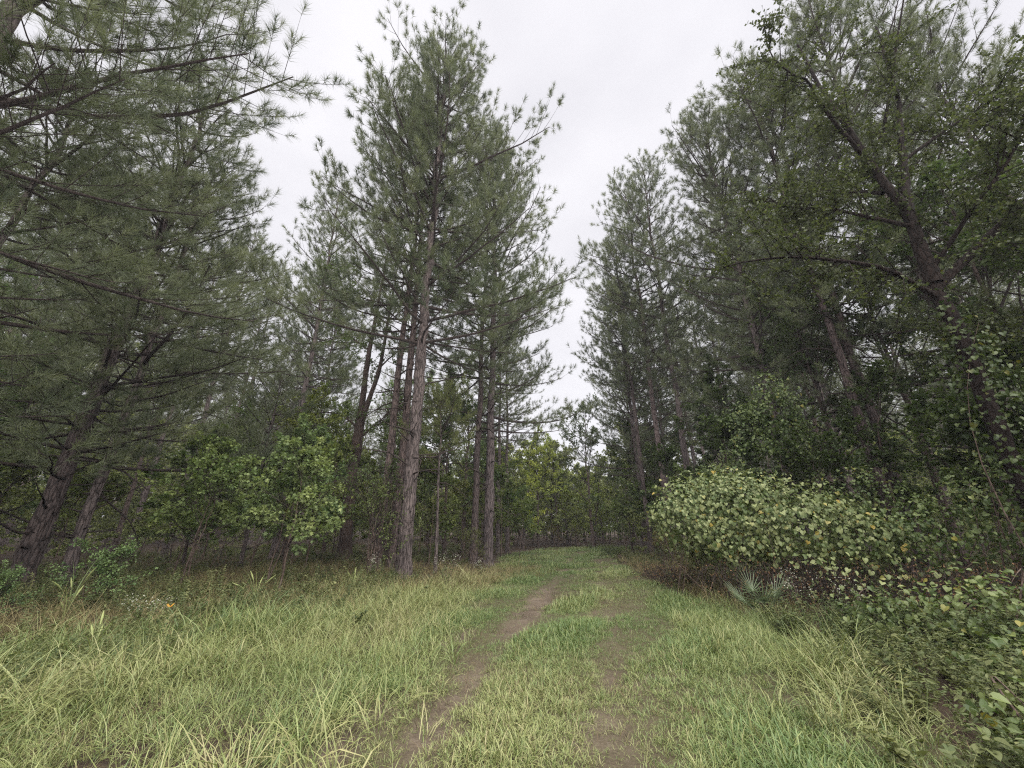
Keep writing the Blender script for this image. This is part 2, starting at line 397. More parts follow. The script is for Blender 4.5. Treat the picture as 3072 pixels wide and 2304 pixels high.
def hardwood(seed, H, r0, tf, spread, n1=20, n2=7, n3=6, n4=9, ll=0.10, lw=0.08, kind='diamond', stems=1, bark='dark', el=(20, 65), wob=0.3,
             lean=(0, 0), mat='leaf', flat=0.55):
    rng = np.random.default_rng(seed)
    trb, lm, lf = MB(), MB(), MB()
    K = 16
    for st in range(stems):
        t = np.linspace(0, 1, K)
        aa = rng.uniform(0, 6.28); ls = 0 if stems == 1 else spread * rng.uniform(0.3, 0.8)
        path = np.c_[(lean[0] + ls * np.cos(aa)) * t ** 1.2, (lean[1] + ls * np.sin(aa)) * t ** 1.2, H * t * (1 if st == 0 else rng.uniform(0.7, 1))]
        path = path + vnoise(rng, K, wob, 4) * t[:, None]
        rad = r0 * (1 - 0.9 * t) * (1 + 0.35 * np.exp(-path[:, 2] / 0.35))
        tubes(trb, path[None], rad[None], 8)
        m = max(3, n1 // stems)
        tb = tf + (1 - tf) * np.sort(rng.random(m)) ** 0.9
        B = np.stack([np.interp(tb, t, path[:, i]) for i in range(3)], -1)
        az = np.arange(m) * 2.4 + rng.normal(0, 0.4, m)
        uu = (tb - tf) / (1 - tf)
        Lb = spread * (0.55 + 0.6 * np.sin(np.pi * (0.25 + 0.7 * uu))) * rng.uniform(0.6, 1.15, m) * np.where(uu > 0.9, 0.6, 1)
        e0 = np.radians(el[0] + (el[1] - el[0]) * uu + rng.normal(0, 10, m))
        k1 = 6; s = np.linspace(0, 1, k1)
        e = e0[:, None] + np.cumsum(rng.normal(0.02, 0.13, (m, k1)), 1); a = az[:, None] + np.cumsum(rng.normal(0, 0.16, (m, k1)), 1)
        dd = np.stack([np.cos(e) * np.cos(a), np.cos(e) * np.sin(a), np.sin(e)], -1) * (Lb / (k1 - 1))[:, None, None]
        P1 = B[:, None] + np.concatenate([np.zeros((m, 1, 3)), np.cumsum(dd[:, 1:], 1)], 1)
        tubes(lm, P1, (r0 * 0.32 * (1 - 0.6 * uu))[:, None] * (1 - 0.85 * s) + 0.004, 5)
        def child(P, n, lo, lf_, jit, up):
            b, k, _ = P.shape
            ii = np.repeat(np.arange(b), n); tt = lo + (1 - lo) * rng.random(len(ii)); tt[::n] = 1
            f = tt * (k - 1); i0 = np.minimum(f.astype(int), k - 2); fr = (f - i0)[:, None]
            Bp = P[ii, i0] * (1 - fr) + P[ii, i0 + 1] * fr
            D = nrm(P[ii, i0 + 1] - P[ii, i0])
            d = nrm(D + jit * rng.normal(0, 1, D.shape) * np.array([1, 1, 0.6]) + np.array([0, 0, up]))
            plen = np.linalg.norm(P[:, -1] - P[:, 0], axis=1)[ii]
            l = (plen * lf_ * (1.1 - 0.6 * tt)) * rng.uniform(0.6, 1.2, len(ii)) + 0.08
            q = np.linspace(0, 1, 3)
            Q = Bp[:, None] + d[:, None] * (l[:, None] * q)[..., None]
            Q[..., 2] -= l[:, None] * q ** 2 * 0.08
            return Q
        P2 = child(P1, n2, 0.25, 0.45, 0.55, 0.1)
        tubes(lm, P2, np.tile(np.array([[0.010, 0.007, 0.003]]) * min(1, r0 / 0.08 + 0.3), (len(P2), 1)), 3)
        P3 = child(P2, n3, 0.2, 0.5, 0.6, 0.05)
        tubes(lm, P3, np.tile([[0.004, 0.003, 0.0015]], (len(P3), 1)), 3)
        ii = np.repeat(np.arange(len(P3)), n4)
        q = rng.random(len(ii))[:, None]
        pos = P3[ii, 0] * (1 - q) + P3[ii, 2] * q
        D = nrm(P3[ii, 2] - P3[ii, 0])
        d = nrm(D * 0.5 + rng.normal(0, 0.7, D.shape) + np.array([0, 0, -0.15]))
        pos = pos + d * 0.02
        no = nrm(np.array([0, 0, 1.]) + rng.normal(0, flat, D.shape))
        tint = np.clip(rng.normal(0.42, 0.2, len(P2))[np.repeat(np.arange(len(P2)), n3)][ii] + rng.normal(0, 0.12, len(ii)), 0, 1)
        sz = rng.uniform(0.6, 1.2, len(ii))
        leaves(lf, pos, d, no, ll * sz, lw * sz, tint, kind)
    return dict(trunk=trb.mesh('trunk', M[bark], True), limbs=lm.mesh('limbs', M['limb'], True), crown=lf.mesh('crown', M[mat]))

def put(meshes, name, label, cat, x, y, rz=0.0, s=1.0, group=None, color=None, barkcol=None, z=None, sz=None):
    root = bpy.data.objects.new(name, None); C.objects.link(root)
    root.empty_display_size = 0.2
    root.location = (x, y, (hgt(x, y) if z is None else z) - 0.03)
    root.rotation_euler = (0, 0, R(rz)); root.scale = (s, s, sz or s)
    root['label'] = label; root['category'] = cat
    if group: root['group'] = group
    for pn, me in [(a, b) for a, bs in meshes.items() for b in (bs if isinstance(bs, list) else [bs])]:
        o = bpy.data.objects.new(pn, me); C.objects.link(o); o.parent = root
        if pn in ('limbs', 'limb', 'twigs'): o['kind'] = 'stuff'
        if pn in ('crown', 'foliage') and color: o.color = (*color, 1)
        if pn in ('trunk', 'limbs', 'limb', 'stem') and barkcol: o.color = (*barkcol, 1)
    return root

def tag(o, label=None, cat=None, group=None, kind=None):
    for k_, v_ in (('label', label), ('category', cat), ('group', group), ('kind', kind)):
        if v_: o[k_] = v_
    return o

# ------------------------------------------------------------------ terrain
def sstep(a, b, x):
    t = np.clip((x - a) / (b - a), 0, 1); return t * t * (3 - 2 * t)

_rng = np.random.default_rng(5)
_wv = [(_rng.uniform(0.15, 0.9), _rng.uniform(0, 6.28), _rng.uniform(0, 6.28)) for _ in range(9)]
def bumps(x, y):
    h = 0
    for k_, a, p in _wv:
        h = h + np.sin((x * np.cos(a) + y * np.sin(a)) * k_ * 2 + p) / (1 + 2 * k_)
    return h * 0.022

_wq = [(_rng.uniform(1.2, 5.5), _rng.uniform(0, 6.28), _rng.uniform(0, 6.28)) for _ in range(14)]
def patch(x, y, s=1.0, o=0.0):
    h = 0
    for k_, a, p in _wq:
        h = h + np.sin((x * np.cos(a) + y * np.sin(a)) * k_ * s + p + o * k_)
    return h / 3.0                                    # roughly -1.5 .. 1.5

def centre(y):
    return 0.55 + 0.083 * y + 0.02 * np.maximum(y - 22, 0) ** 2
def hw(y):
    return 2.45 + 0.05 * np.maximum(y - 15, 0)
def rut(x, y):
    """bare ground mask 0..1: two wheel ruts and a fainter outer track, all patchy"""
    wx = x + 0.04 * patch(x, y, 1.3, 5.0) + 0.05 * patch(x, y, 3.0, 8.0)
    l = -1.58 + 0.225 * y - 0.0007 * y * y + 0.04 * np.sin(y * 0.8)
    r = l + 1.55 + 0.07 * np.sin(y * 1.1 + 1)
    far_ = np.exp(-((y - 9.9) / 2.2) ** 2)
    m1 = np.exp(-((wx - l) / (0.19 + 0.13 * far_)) ** 2); m2 = np.exp(-((wx - r) / 0.24) ** 2); m3 = np.exp(-((wx - l + 0.72) / 0.26) ** 2)
    br = sstep(-0.15, 0.6, patch(x * 0.7, y * 0.5, 1.1)); b2 = sstep(0.0, 0.9, patch(x, y * 0.6, 0.9, 3.0)); b3 = sstep(0.0, 0.8, patch(x, y * 0.7, 0.9, 6.5))
    a = m1 * np.minimum(1, br * 0.75 + 0.55 * far_ + 0.22 + 0.4 * np.exp(-((y - 4.4) / 1.1) ** 2))
    return np.maximum(np.maximum(a, m2 * np.minimum(1, b2 * 0.6 + 0.22)), m3 * b3 * 0.75 * sstep(12, 8, y)) * sstep(30, 16, y)
def inpath(x, y):
    return sstep(hw(y) + 0.35, hw(y) - 0.25, np.abs(x - centre(y)))
def hgt(x, y):
    x = np.asarray(x, float); y = np.asarray(y, float)
    h = bumps(x, y) - 0.07 * rut(x, y) * inpath(x, y)
    h = h + 0.10 * sstep(0, 3.5, -(x - centre(y)) - hw(y)) + 0.12 * sstep(0, 3, (x - centre(y)) - hw(y))
    return h if h.ndim else float(h)

def axis(lo, hi, fine, far):
    a = [np.arange(lo, hi + 1e-6, fine)]
    q, st = hi, fine
    r_ = []
    while q < far: st *= 1.28; q += st; r_.append(q)
    q, st = lo, fine; l_ = []
    while q > -far: st *= 1.28; q -= st; l_.append(q)
    return np.concatenate([np.array(l_[::-1]), a[0], np.array(r_)])

def sheet(name, xs, ys, zf, mat, attr=None):
    X, Y = np.meshgrid(xs, ys)
    Z = zf(X, Y)
    mb = MB(); ny, nx = X.shape
    i, j = np.meshgrid(np.arange(ny - 1), np.arange(nx - 1), indexing='ij')
    b = i * nx + j
    F = np.stack([b, b + 1, b + nx + 1, b + nx], -1).reshape(-1, 4)
    mb.add(np.stack([X, Y, Z], -1), F, 0.5 if attr is None else attr(X, Y).ravel())
    o = bpy.data.objects.new(name, mb.mesh(name, mat, True, 'bare')); C.objects.link(o)
    o['kind'] = 'structure'
    return o

sheet('ground', axis(-16, 16, 0.25, 420), axis(-1, 30, 0.25, 420), lambda x, y: hgt(x, y) - 0.16 * inpath(x, y) * sstep(40, 34, y) * sstep(-3, -2, y), M['soil'])
# trail strip in its own coordinates across / along
def trail():
    vs_ = np.linspace(-1, 1, 61); ys = np.arange(-2.0, 36.0, 0.12)
    V, Y = np.meshgrid(vs_, ys); X = centre(Y) + V * (hw(Y) + 0.15)
    mb = MB(); ny, nx = X.shape
    i, j = np.meshgrid(np.arange(ny - 1), np.arange(nx - 1), indexing='ij'); b = i * nx + j
    F = np.stack([b, b + 1, b + nx + 1, b + nx], -1).reshape(-1, 4)
    bare = np.clip(rut(X, Y) * 1.5 + 0.25 * sstep(0.4, 1.0, patch(X, Y, 0.7, 2.0)), 0, 1)
    Z = hgt(X, Y) + 0.006 + 0.012 * patch(X, Y, 3.1, 1.0) * bare
    mb.add(np.stack([X, Y, Z], -1), F, bare.ravel())
    o = bpy.data.objects.new('path', mb.mesh('path', M['trail'], True, 'bare')); C.objects.link(o)
    o['kind'] = 'structure'; o['label'] = 'mown grassy trail with two worn dirt wheel ruts'
trail()

# ------------------------------------------------------------------ scatter (geometry nodes) for uncountable ground cover
def scatter(name, label, cat, sources, pts, rz, scl, tint, idx, tilt=0.0):
    col = bpy.data.collections.new(name + '_source')
    for i, me in enumerate(sources):
        col.objects.link(bpy.data.objects.new(f'{name}_source_{i:02d}', me))
    n = len(pts)
    rng = np.random.default_rng(n)
    me = bpy.data.meshes.new(name); me.vertices.add(n); me.vertices.foreach_set('co', np.asarray(pts, np.float32).ravel())
    rot = np.c_[rng.normal(0, 1, (n, 2)) * tilt, rz].astype(np.float32)
    a = me.attributes.new('rot', 'FLOAT_VECTOR', 'POINT'); a.data.foreach_set('vector', rot.ravel())
    a = me.attributes.new('scl', 'FLOAT', 'POINT'); a.data.foreach_set('value', np.asarray(scl, np.float32))
    a = me.attributes.new('tint', 'FLOAT', 'POINT'); a.data.foreach_set('value', np.asarray(tint, np.float32))
    a = me.attributes.new('pick', 'INT', 'POINT'); a.data.foreach_set('value', np.asarray(idx, np.int32))
    o = bpy.data.objects.new(name, me); C.objects.link(o)
    g = bpy.data.node_groups.new(name, 'GeometryNodeTree')
    g.interface.new_socket('Geometry', in_out='INPUT', socket_type='NodeSocketGeometry')
    g.interface.new_socket('Geometry', in_out='OUTPUT', socket_type='NodeSocketGeometry')
    gi, go = g.nodes.new('NodeGroupInput'), g.nodes.new('NodeGroupOutput')
    ci = g.nodes.new('GeometryNodeCollectionInfo'); ci.inputs[0].default_value = col
    ci.inputs['Separate Children'].default_value = True; ci.inputs['Reset Children'].default_value = True
    ip = g.nodes.new('GeometryNodeInstanceOnPoints'); ip.inputs['Pick Instance'].default_value = True
    def na(nm, ty):
        q = g.nodes.new('GeometryNodeInputNamedAttribute'); q.data_type = ty; q.inputs[0].default_value = nm
        return q.outputs['Attribute']
    g.links.new(gi.outputs[0], ip.inputs['Points']); g.links.new(ci.outputs[0], ip.inputs['Instance'])
    g.links.new(na('pick', 'INT'), ip.inputs['Instance Index'])
    e2r = g.nodes.new('FunctionNodeEulerToRotation'); g.links.new(na('rot', 'FLOAT_VECTOR'), e2r.inputs[0])
    g.links.new(e2r.outputs[0], ip.inputs['Rotation']); g.links.new(na('scl', 'FLOAT'), ip.inputs['Scale'])
    g.links.new(ip.outputs[0], go.inputs[0])
    md = o.modifiers.new('scatter', 'NODES'); md.node_group = g
    tag(o, label, cat, kind='stuff')
    return o

def blade_clump(seed, n, h, wid, spread, bend, mat, stiff=0.0):
    rng = np.random.default_rng(seed); mb = MB()
    K = 5; s = np.linspace(0, 1, K)
    az = rng.uniform(0, 6.28, n); r = spread * np.sqrt(rng.random(n))
    base = np.c_[r * np.cos(az + rng.normal(0, 1, n)), r * np.sin(az + rng.normal(0, 1, n)), np.full(n, -0.01)]
    hh = h * rng.uniform(0.45, 1.15, n); bd = bend * rng.uniform(0.3, 1.5, n)
    a2 = az + rng.normal(0, 0.5, n)
    th0 = rng.uniform(0.05, 0.4, n)
    ang = th0[:, None] + bd[:, None] * s[None] ** 1.3
    dx = np.sin(ang); dz = np.cos(ang)
    st = (hh / (K - 1))[:, None]
    ox = np.cumsum(dx * st, 1) - dx[:, :1] * st; oz = np.cumsum(dz * st, 1) - dz[:, :1] * st
    P = base[:, None] + np.stack([ox * np.cos(a2)[:, None], ox * np.sin(a2)[:, None], oz], -1)
    tw = rng.normal(0, 0.5, n)
    sd = np.stack([-np.sin(a2 + tw), np.cos(a2 + tw), np.zeros(n)], -1)
    wdt = wid * rng.uniform(0.6, 1.3, n)[:, None] * (1 - s ** 2.2)[None] * np.array([0.7, 1, 1, 0.9, 0.0])[None]
    V = np.stack([P - sd[:, None] * wdt[..., None] / 2, P + sd[:, None] * wdt[..., None] / 2], 2).reshape(-1, 3)
    i, j = np.meshgrid(np.arange(n), np.arange(K - 1), indexing='ij'); b = (i * K + j) * 2
    F = np.stack([b, b + 1, b + 3, b + 2], -1).reshape(-1, 4)
    mb.add(V, F, np.repeat(rng.normal(0, 0.16, n), K * 2))
    return mb.mesh('blades', mat, False, 'blade')

def weed_clump(seed, h, n, mat, ll=0.05, kind='oval', spread=0.06, nst=5):
    rng = np.random.default_rng(seed); mb = MB()
    for q in range(nst):
        a = rng.uniform(0, 6.28); ln = rng.uniform(0.1, 0.6) * h; hh = h * rng.uniform(0.5, 1.1)
        t = np.linspace(0, 1, 5)
        P = np.c_[np.cos(a) * (spread * rng.random() + ln * t ** 1.6), np.sin(a) * (spread * rng.random() + ln * t ** 1.6), hh * t]
        tubes(mb, P[None], (0.003 * (1 - 0.7 * t))[None], 3, -0.1)
        tt = rng.uniform(0.2, 1, n)
        pos = np.stack([np.interp(tt, t, P[:, i]) for i in range(3)], -1)
        az = rng.uniform(0, 6.28, n)
        d = np.c_[np.cos(az), np.sin(az), rng.normal(0.25, 0.35, n)]
        no = np.array([0, 0, 1.]) + rng.normal(0, 0.35, (n, 3))
        l = ll * rng.uniform(0.6, 1.3, n)
        leaves(mb, pos, d, no, l, l * (0.45 if kind == 'oval' else 0.95), rng.normal(0.0, 0.12, n), kind)
    return mb.mesh('weed', mat, False, 'blade')

GR = np.random.default_rng(77)
def ground_points(n, x0, x1, y0, y1, dens, near=3.0):
    """rejection sampling: dens(x,y) in 0..1, thinned with distance"""
    x = GR.uniform(x0, x1, n); y = y0 + (y1 - y0) * GR.random(n)
    k_ = GR.random(n) < dens(x, y)
    x, y = x[k_], y[k_]
    return np.c_[x, y, hgt(x, y)]

def offp(x, y):
    return np.abs(x - centre(y)) - hw(y)            # metres outside the mown trail

# short trail grass
src = [blade_clump(100 + i, 14, 0.115, 0.0065, 0.08, 1.8, M['grass']) for i in range(4)] + \
      [blade_clump(110 + i, 11, 0.19, 0.007, 0.06, 1.9, M['grass']) for i in range(3)]
def d_trail(x, y):
    return sstep(0.7, -0.2, offp(x, y)) * np.clip(1.05 - 1.5 * rut(x, y) - 0.45 * sstep(0.5, 1.1, patch(x, y, 0.8, 2.0)), 0.03, 1)
p = np.concatenate([ground_points(34000, -4, 7, 2.2, 10, d_trail), ground_points(17000, -3, 9, 10, 20, d_trail), ground_points(9000, -2, 14, 20, 36, d_trail)])
y = p[:, 1]; tn = np.clip(0.19 + 0.15 * patch(p[:, 0], y, 0.35) + 0.25 * rut(p[:, 0], y) - 0.10 * sstep(12, 26, y) + GR.normal(0, 0.07, len(p)), 0, 1)
sc_ = np.clip(0.8 + 0.28 * patch(p[:, 0], y, 0.7, 1.0) - 0.6 * rut(p[:, 0], y), 0.3, 1.5) * np.where(y > 10, 1.25, 1) * np.where(y > 20, 1.35, 1)
scatter('grass', 'short green grass growing along the mown trail', 'grass', src, p, GR.uniform(0, 6.28, len(p)), sc_, tn,
        np.where(GR.random(len(p)) < 0.72, GR.integers(0, 4, len(p)), GR.integers(4, 7, len(p))), 0.12)

# long arching verge grass
src = [blade_clump(130 + i, 17, 0.46, 0.008, 0.10, 2.3, M['grass']) for i in range(4)] + \
      [blade_clump(140 + i, 11, 0.62, 0.009, 0.07, 1.5, M['grass']) for i in range(2)]
def d_verge(x, y):
    o = offp(x, y)
    left = (x < centre(y))
    wl = np.where(left, sstep(-0.9, 0.3, o) * sstep(7.2, 4.4, o + 0.42 * (y - 3.5)), sstep(-1.1, 0.3, o) * sstep(0.5, -0.4, x - np.minimum(0.6 + 0.62 * y, 4.6)) * sstep(10.5, 7.5, y))
    wl = np.where(left, wl * (1 - 0.8 * sstep(8.5, 11.5, y)), wl)
    return wl * np.clip(0.85 + 0.3 * patch(x, y, 0.5, 4.0), 0.5, 1)
p = np.concatenate([ground_points(24000, -9, 7.5, 2.0, 14, d_verge)])
tn = np.clip(0.43 + 0.15 * patch(p[:, 0], p[:, 1], 0.4, 3.0) + GR.normal(0, 0.08, len(p)), 0, 1)
scatter('tall_grass', 'long arching yellow green grass along both trail edges', 'grass', src, p, GR.uniform(0, 6.28, len(p)),
        np.clip(0.8 + 0.2 * patch(p[:, 0], p[:, 1], 0.6, 5.0), 0.58, 1.3), tn, GR.integers(0, 6, len(p)), 0.15)

# brownish dry grass and pine straw under the trees
src = [blade_clump(160 + i, 26, 0.16, 0.004, 0.14, 2.6, M['straw']) for i in range(4)]
def d_straw(x, y):
    o = offp(x, y)
    return np.maximum(sstep(0.3, 1.8, o), 0.6 * rut(x, y) + 0.16 * sstep(14, 9, y)) * np.clip(0.75 + 0.3 * patch(x, y, 0.6, 7.0), 0.2, 1)
p = np.concatenate([ground_points(20000, -18, 18, 2, 22, d_straw), ground_points(6000, -26, 30, 22, 40, d_straw)])
scatter('pine_straw', 'brown pine straw and dry grass under the trees', 'ground litter', src, p, GR.uniform(0, 6.28, len(p)),
        GR.uniform(0.7, 1.5, len(p)), np.clip(GR.normal(0.4, 0.2, len(p)), 0, 1), GR.integers(0, 4, len(p)), 0.2)

# tawny dry grass where the verge meets the woods
src = [blade_clump(170 + i, 18, 0.55, 0.007, 0.12, 1.9, M['dry']) for i in range(4)]
def d_dry(x, y):
    o = offp(x, y); left = x < centre(y)
    a = sstep(2.2, 4.0, o + 0.45 * (y - 5.5)) * sstep(11, 7, o) * sstep(5.0, 7.0, y) * sstep(19, 13, y)
    b = sstep(0.1, 0.8, o) * sstep(3.0, 1.5, o) * sstep(8.0, 10.0, y) * sstep(24, 16, y)
    return np.where(left, a, b) * np.clip(0.7 + 0.4 * patch(x, y, 0.6, 14.0), 0.15, 1)
p = ground_points(18000, -14, 9, 5, 24, d_dry)
scatter('dry_grass', 'tawny dry grass between the verge and the trees', 'grass', src, p, GR.uniform(0, 6.28, len(p)),
        GR.uniform(0.6, 1.2, len(p)), np.clip(GR.normal(0.5, 0.22, len(p)), 0, 1), GR.integers(0, 4, len(p)), 0.2)

# forbs and seedlings
src = [weed_clump(180 + i, 0.34, 18, M['weed'], 0.038) for i in range(4)] + [weed_clump(190 + i, 0.5, 22, M['weed'], 0.048) for i in range(3)] + \
      [weed_clump(196 + i, 0.26, 8, M['weed'], 0.06, 'heart') for i in range(2)]
def d_weed(x, y):
    o = offp(x, y); left = x < centre(y)
    dl = sstep(0.6, 2.6, o - 0.4 * (6 - np.minimum(y, 6))) * np.clip(0.45 + 0.5 * patch(x, y, 0.5, 9.0), 0.05, 1)
    dr = sstep(-0.5, 0.5, x - np.minimum(0.5 + 0.62 * y, 4.5 + 0.06 * np.maximum(y - 7, 0))) * np.clip(0.7 + 0.4 * patch(x, y, 0.5, 11.0), 0.1, 1)
    und = (((x - 6.6) / 2.6) ** 2 + ((y - 8.9) / 1.5) ** 2) < 1
    dl = dl * (0.25 + 0.6 * sstep(4.5, 6.5, o + 0.42 * (y - 3.5)))
    return np.where(left, dl, dr) * np.where(und, 0.05, 1)
p = np.concatenate([ground_points(13000, -14, 12, 2, 13, d_weed), ground_points(9000, -20, 22, 13, 34, d_weed)])
scatter('undergrowth', 'low leafy weeds and seedlings beside the trail', 'undergrowth', src, p, GR.uniform(0, 6.28, len(p)),
        GR.uniform(0.55, 1.25, len(p)), np.clip(0.35 + 0.2 * patch(p[:, 0], p[:, 1], 0.5, 12.0) + GR.normal(0, 0.12, len(p)), 0, 1),
        GR.integers(0, 9, len(p)), 0.12)

# ------------------------------------------------------------------ trees: meshes
P_main = pine(11, 25.6, 0.22, 0.32, 6.2, dens=1.12, nn=52, nl=0.26, nw=0.013, sides=28, ring=0.12, dead=18, top=0.8, shape=0.5)
P_slim = pine(12, 25, 0.155, 0.42, 3.9, dens=1.0, nn=42, nl=0.26, nw=0.014, dead=22, sides=14)
P_slim2 = pine(13, 24, 0.165, 0.38, 4.2, dens=1.0, nn=42, nl=0.26, nw=0.014, dead=20, sides=14, lean=(0.5, 0))
P_broad = pine(14, 25, 0.2, 0.24, 6.3, dens=0.95, nn=44, nl=0.26, nw=0.014, dead=14, sides=16, low_el=2, hi_el=62)
P_left = pine(15, 17.6, 0.19, 0.16, 4.3, dens=1.05, nn=50, nl=0.23, nw=0.011, dead=8, sides=20, ring=0.2, spacing=0.6)
P_young = pine(16, 12, 0.10, 0.22, 3.4, dens=1.05, nn=56, nl=0.25, nw=0.009, dead=6, low_el=0, shape=0.7)
P_near = pine(17, 16.5, 0.23, 0.36, 5.4, dens=1.6, nn=56, nl=0.22, nw=0.007, l2f=0.48, dead=4, sides=18, ring=0.25, low_el=4)
P_pole = pine(18, 6.4, 0.05, 0.66, 1.35, dens=1.7, nn=30, nl=0.24, nw=0.009, dead=5, spacing=0.4)
G_L, G_R = 'pines standing in the woods left of the trail', 'pines standing in the woods right of the trail'

# central clump
put(P_main, 'pine_tree', 'tallest pine, thick ridged grey brown trunk, alone foremost in the central clump', 'pine tree', -3.45, 13.5, 20)
put(P_slim, 'pine_tree', 'slim reddish pine trunk, left one of two close behind the tallest pine', 'pine tree', -5.0, 15.6, 80, 1.0, color=(0.95, 1, 0.95), barkcol=(1.0, 0.93, 0.9))
put(P_slim2, 'pine_tree', 'slim reddish pine trunk squeezed between the tallest pine and its slim neighbour', 'pine tree', -4.5, 15.8, 200, 1.04, barkcol=(1.02, 0.95, 0.92))
put(P_slim2, 'pine_tree', 'dark pine, left trunk of the close pair at the left trail edge', 'pine tree', -1.75, 19.0, 330, 0.98, barkcol=(0.75, 0.72, 0.72))
put(P_broad, 'pine_tree', 'spreading pine, right trunk of the close pair at the left trail edge', 'pine tree', -1.1, 19.2, 150, 1.06, barkcol=(0.95, 0.95, 0.98))
put(P_slim, 'pine_tree', 'thin pale pine, left of two seen just right of the dark pair', 'pine tree', -0.95, 28, 10, 0.8)
put(P_slim2, 'pine_tree', 'thin pale pine, right of two seen just right of the dark pair', 'pine tree', -0.3, 28.4, 120, 0.78)
put(P_pole, 'young_pine', 'small bright green young pine with a tufted head beside the tallest trunk', 'pine tree', -2.75, 15.2, 0, 1.0, color=(1.35, 1.3, 0.8))
# left side
put(P_left, 'pine_tree', 'big dark pine with a thick base at the left picture edge', 'pine tree', -11.6, 10.1, 40, 1.0, barkcol=(0.6, 0.58, 0.58))
put(P_young, 'pine_tree', 'younger pine with reddish trunk beside the big dark one at far left', 'pine tree', -11.9, 11.4, 90, 1.25)
put(P_slim2, 'pine_tree', 'grey pine with a crooked top rising behind the leafy left saplings', 'pine tree', -12.2, 21.5, 170, 1.02)
put(P_near, 'pine_tree', 'near pine whose limbs reach over the top left corner', 'pine tree', -9.2, 4.2, 0, 1.0)
put(P_young, 'pine_tree', 'bushy pine filling the left edge with drooping needles', 'pine tree', -10.2, 6.2, 200, 1.0)
put(P_broad, 'pine_tree', 'tall pine behind the left foliage with crown against the sky', 'pine tree', -17.5, 15.5, 10, 0.76)
for i, (x, y, a, s, k) in enumerate([(-10.6, 16.5, 250, 0.7, 0), (-17, 20.5, 40, 0.8, 1), (-14, 27, 60, 0.8, 1),
                                     (-9.5, 31, 300, 0.55, 2), (-16.5, 29, 20, 0.95, 3), (-23, 25, 210, 0.95, 1), (-20, 11, 75, 1.25, 0), (-6, 34, 140, 0.5, 1),
                                     (-26, 19, 310, 0.95, 3), (-18.5, 8.5, 20, 1.0, 0)]):
    put([P_young, P_slim, P_slim2, P_broad][k], 'pine_tree', 'pine among many in the woods left of the trail', 'pine tree', x, y, a, s, G_L)
# right side
put(P_broad, 'pine_tree', 'broad pine whose crown makes the right skyline shoulder', 'pine tree', 11.3, 16, 100, 0.98)
put(P_slim, 'pine_tree', 'straight pine, left trunk of two close behind the vine mound', 'pine tree', 8.6, 22.5, 35, 1.05, barkcol=(1, 0.95, 0.95))
put(P_slim2, 'pine_tree', 'straight scaly pine, middle trunk behind the vine mound', 'pine tree', 9.6, 21.5, 260, 1.1)
put(P_slim, 'pine_tree', 'thin dark pine leaning over the trail, right of its far bend', 'pine tree', 7.6, 22.8, 200, 0.86, barkcol=(0.7, 0.68, 0.68))
put(P_broad, 'pine_tree', 'pine with low feathery limbs at the right edge of the far bend', 'pine tree', 8.4, 26, 290, 0.8)
put(P_slim, 'pine_tree', 'left trunk of the twin pines on the right with sky behind', 'pine tree', 12.3, 13.2, 300, 0.98, barkcol=(0.85, 0.8, 0.8))
put(P_slim2, 'pine_tree', 'right trunk of the twin pines on the right with sky behind', 'pine tree', 13.3, 13.6, 60, 1.0, barkcol=(0.75, 0.72, 0.72))
put(P_broad, 'pine_tree', 'high pine whose crown fills the top right of the picture', 'pine tree', 15.2, 12.0, 180, 1.06)
for i, (x, y, a, s, k) in enumerate([(14.0, 20, 40, 0.95, 1), (16.8, 24, 140, 1.0, 1), (11.5, 29, 10, 0.82, 2), (19.5, 23, 70, 1.0, 1),
                                     (15, 32, 200, 0.9, 2), (11, 35, 120, 0.7, 3), (20, 12, 30, 1.0, 3), (23, 17, 170, 1.0, 1), (21, 30, 0, 1.0, 3)]):
    put([P_young, P_slim, P_slim2, P_broad][k], 'pine_tree', 'pine among many in the woods right of the trail', 'pine tree', x, y, a, s, G_R)

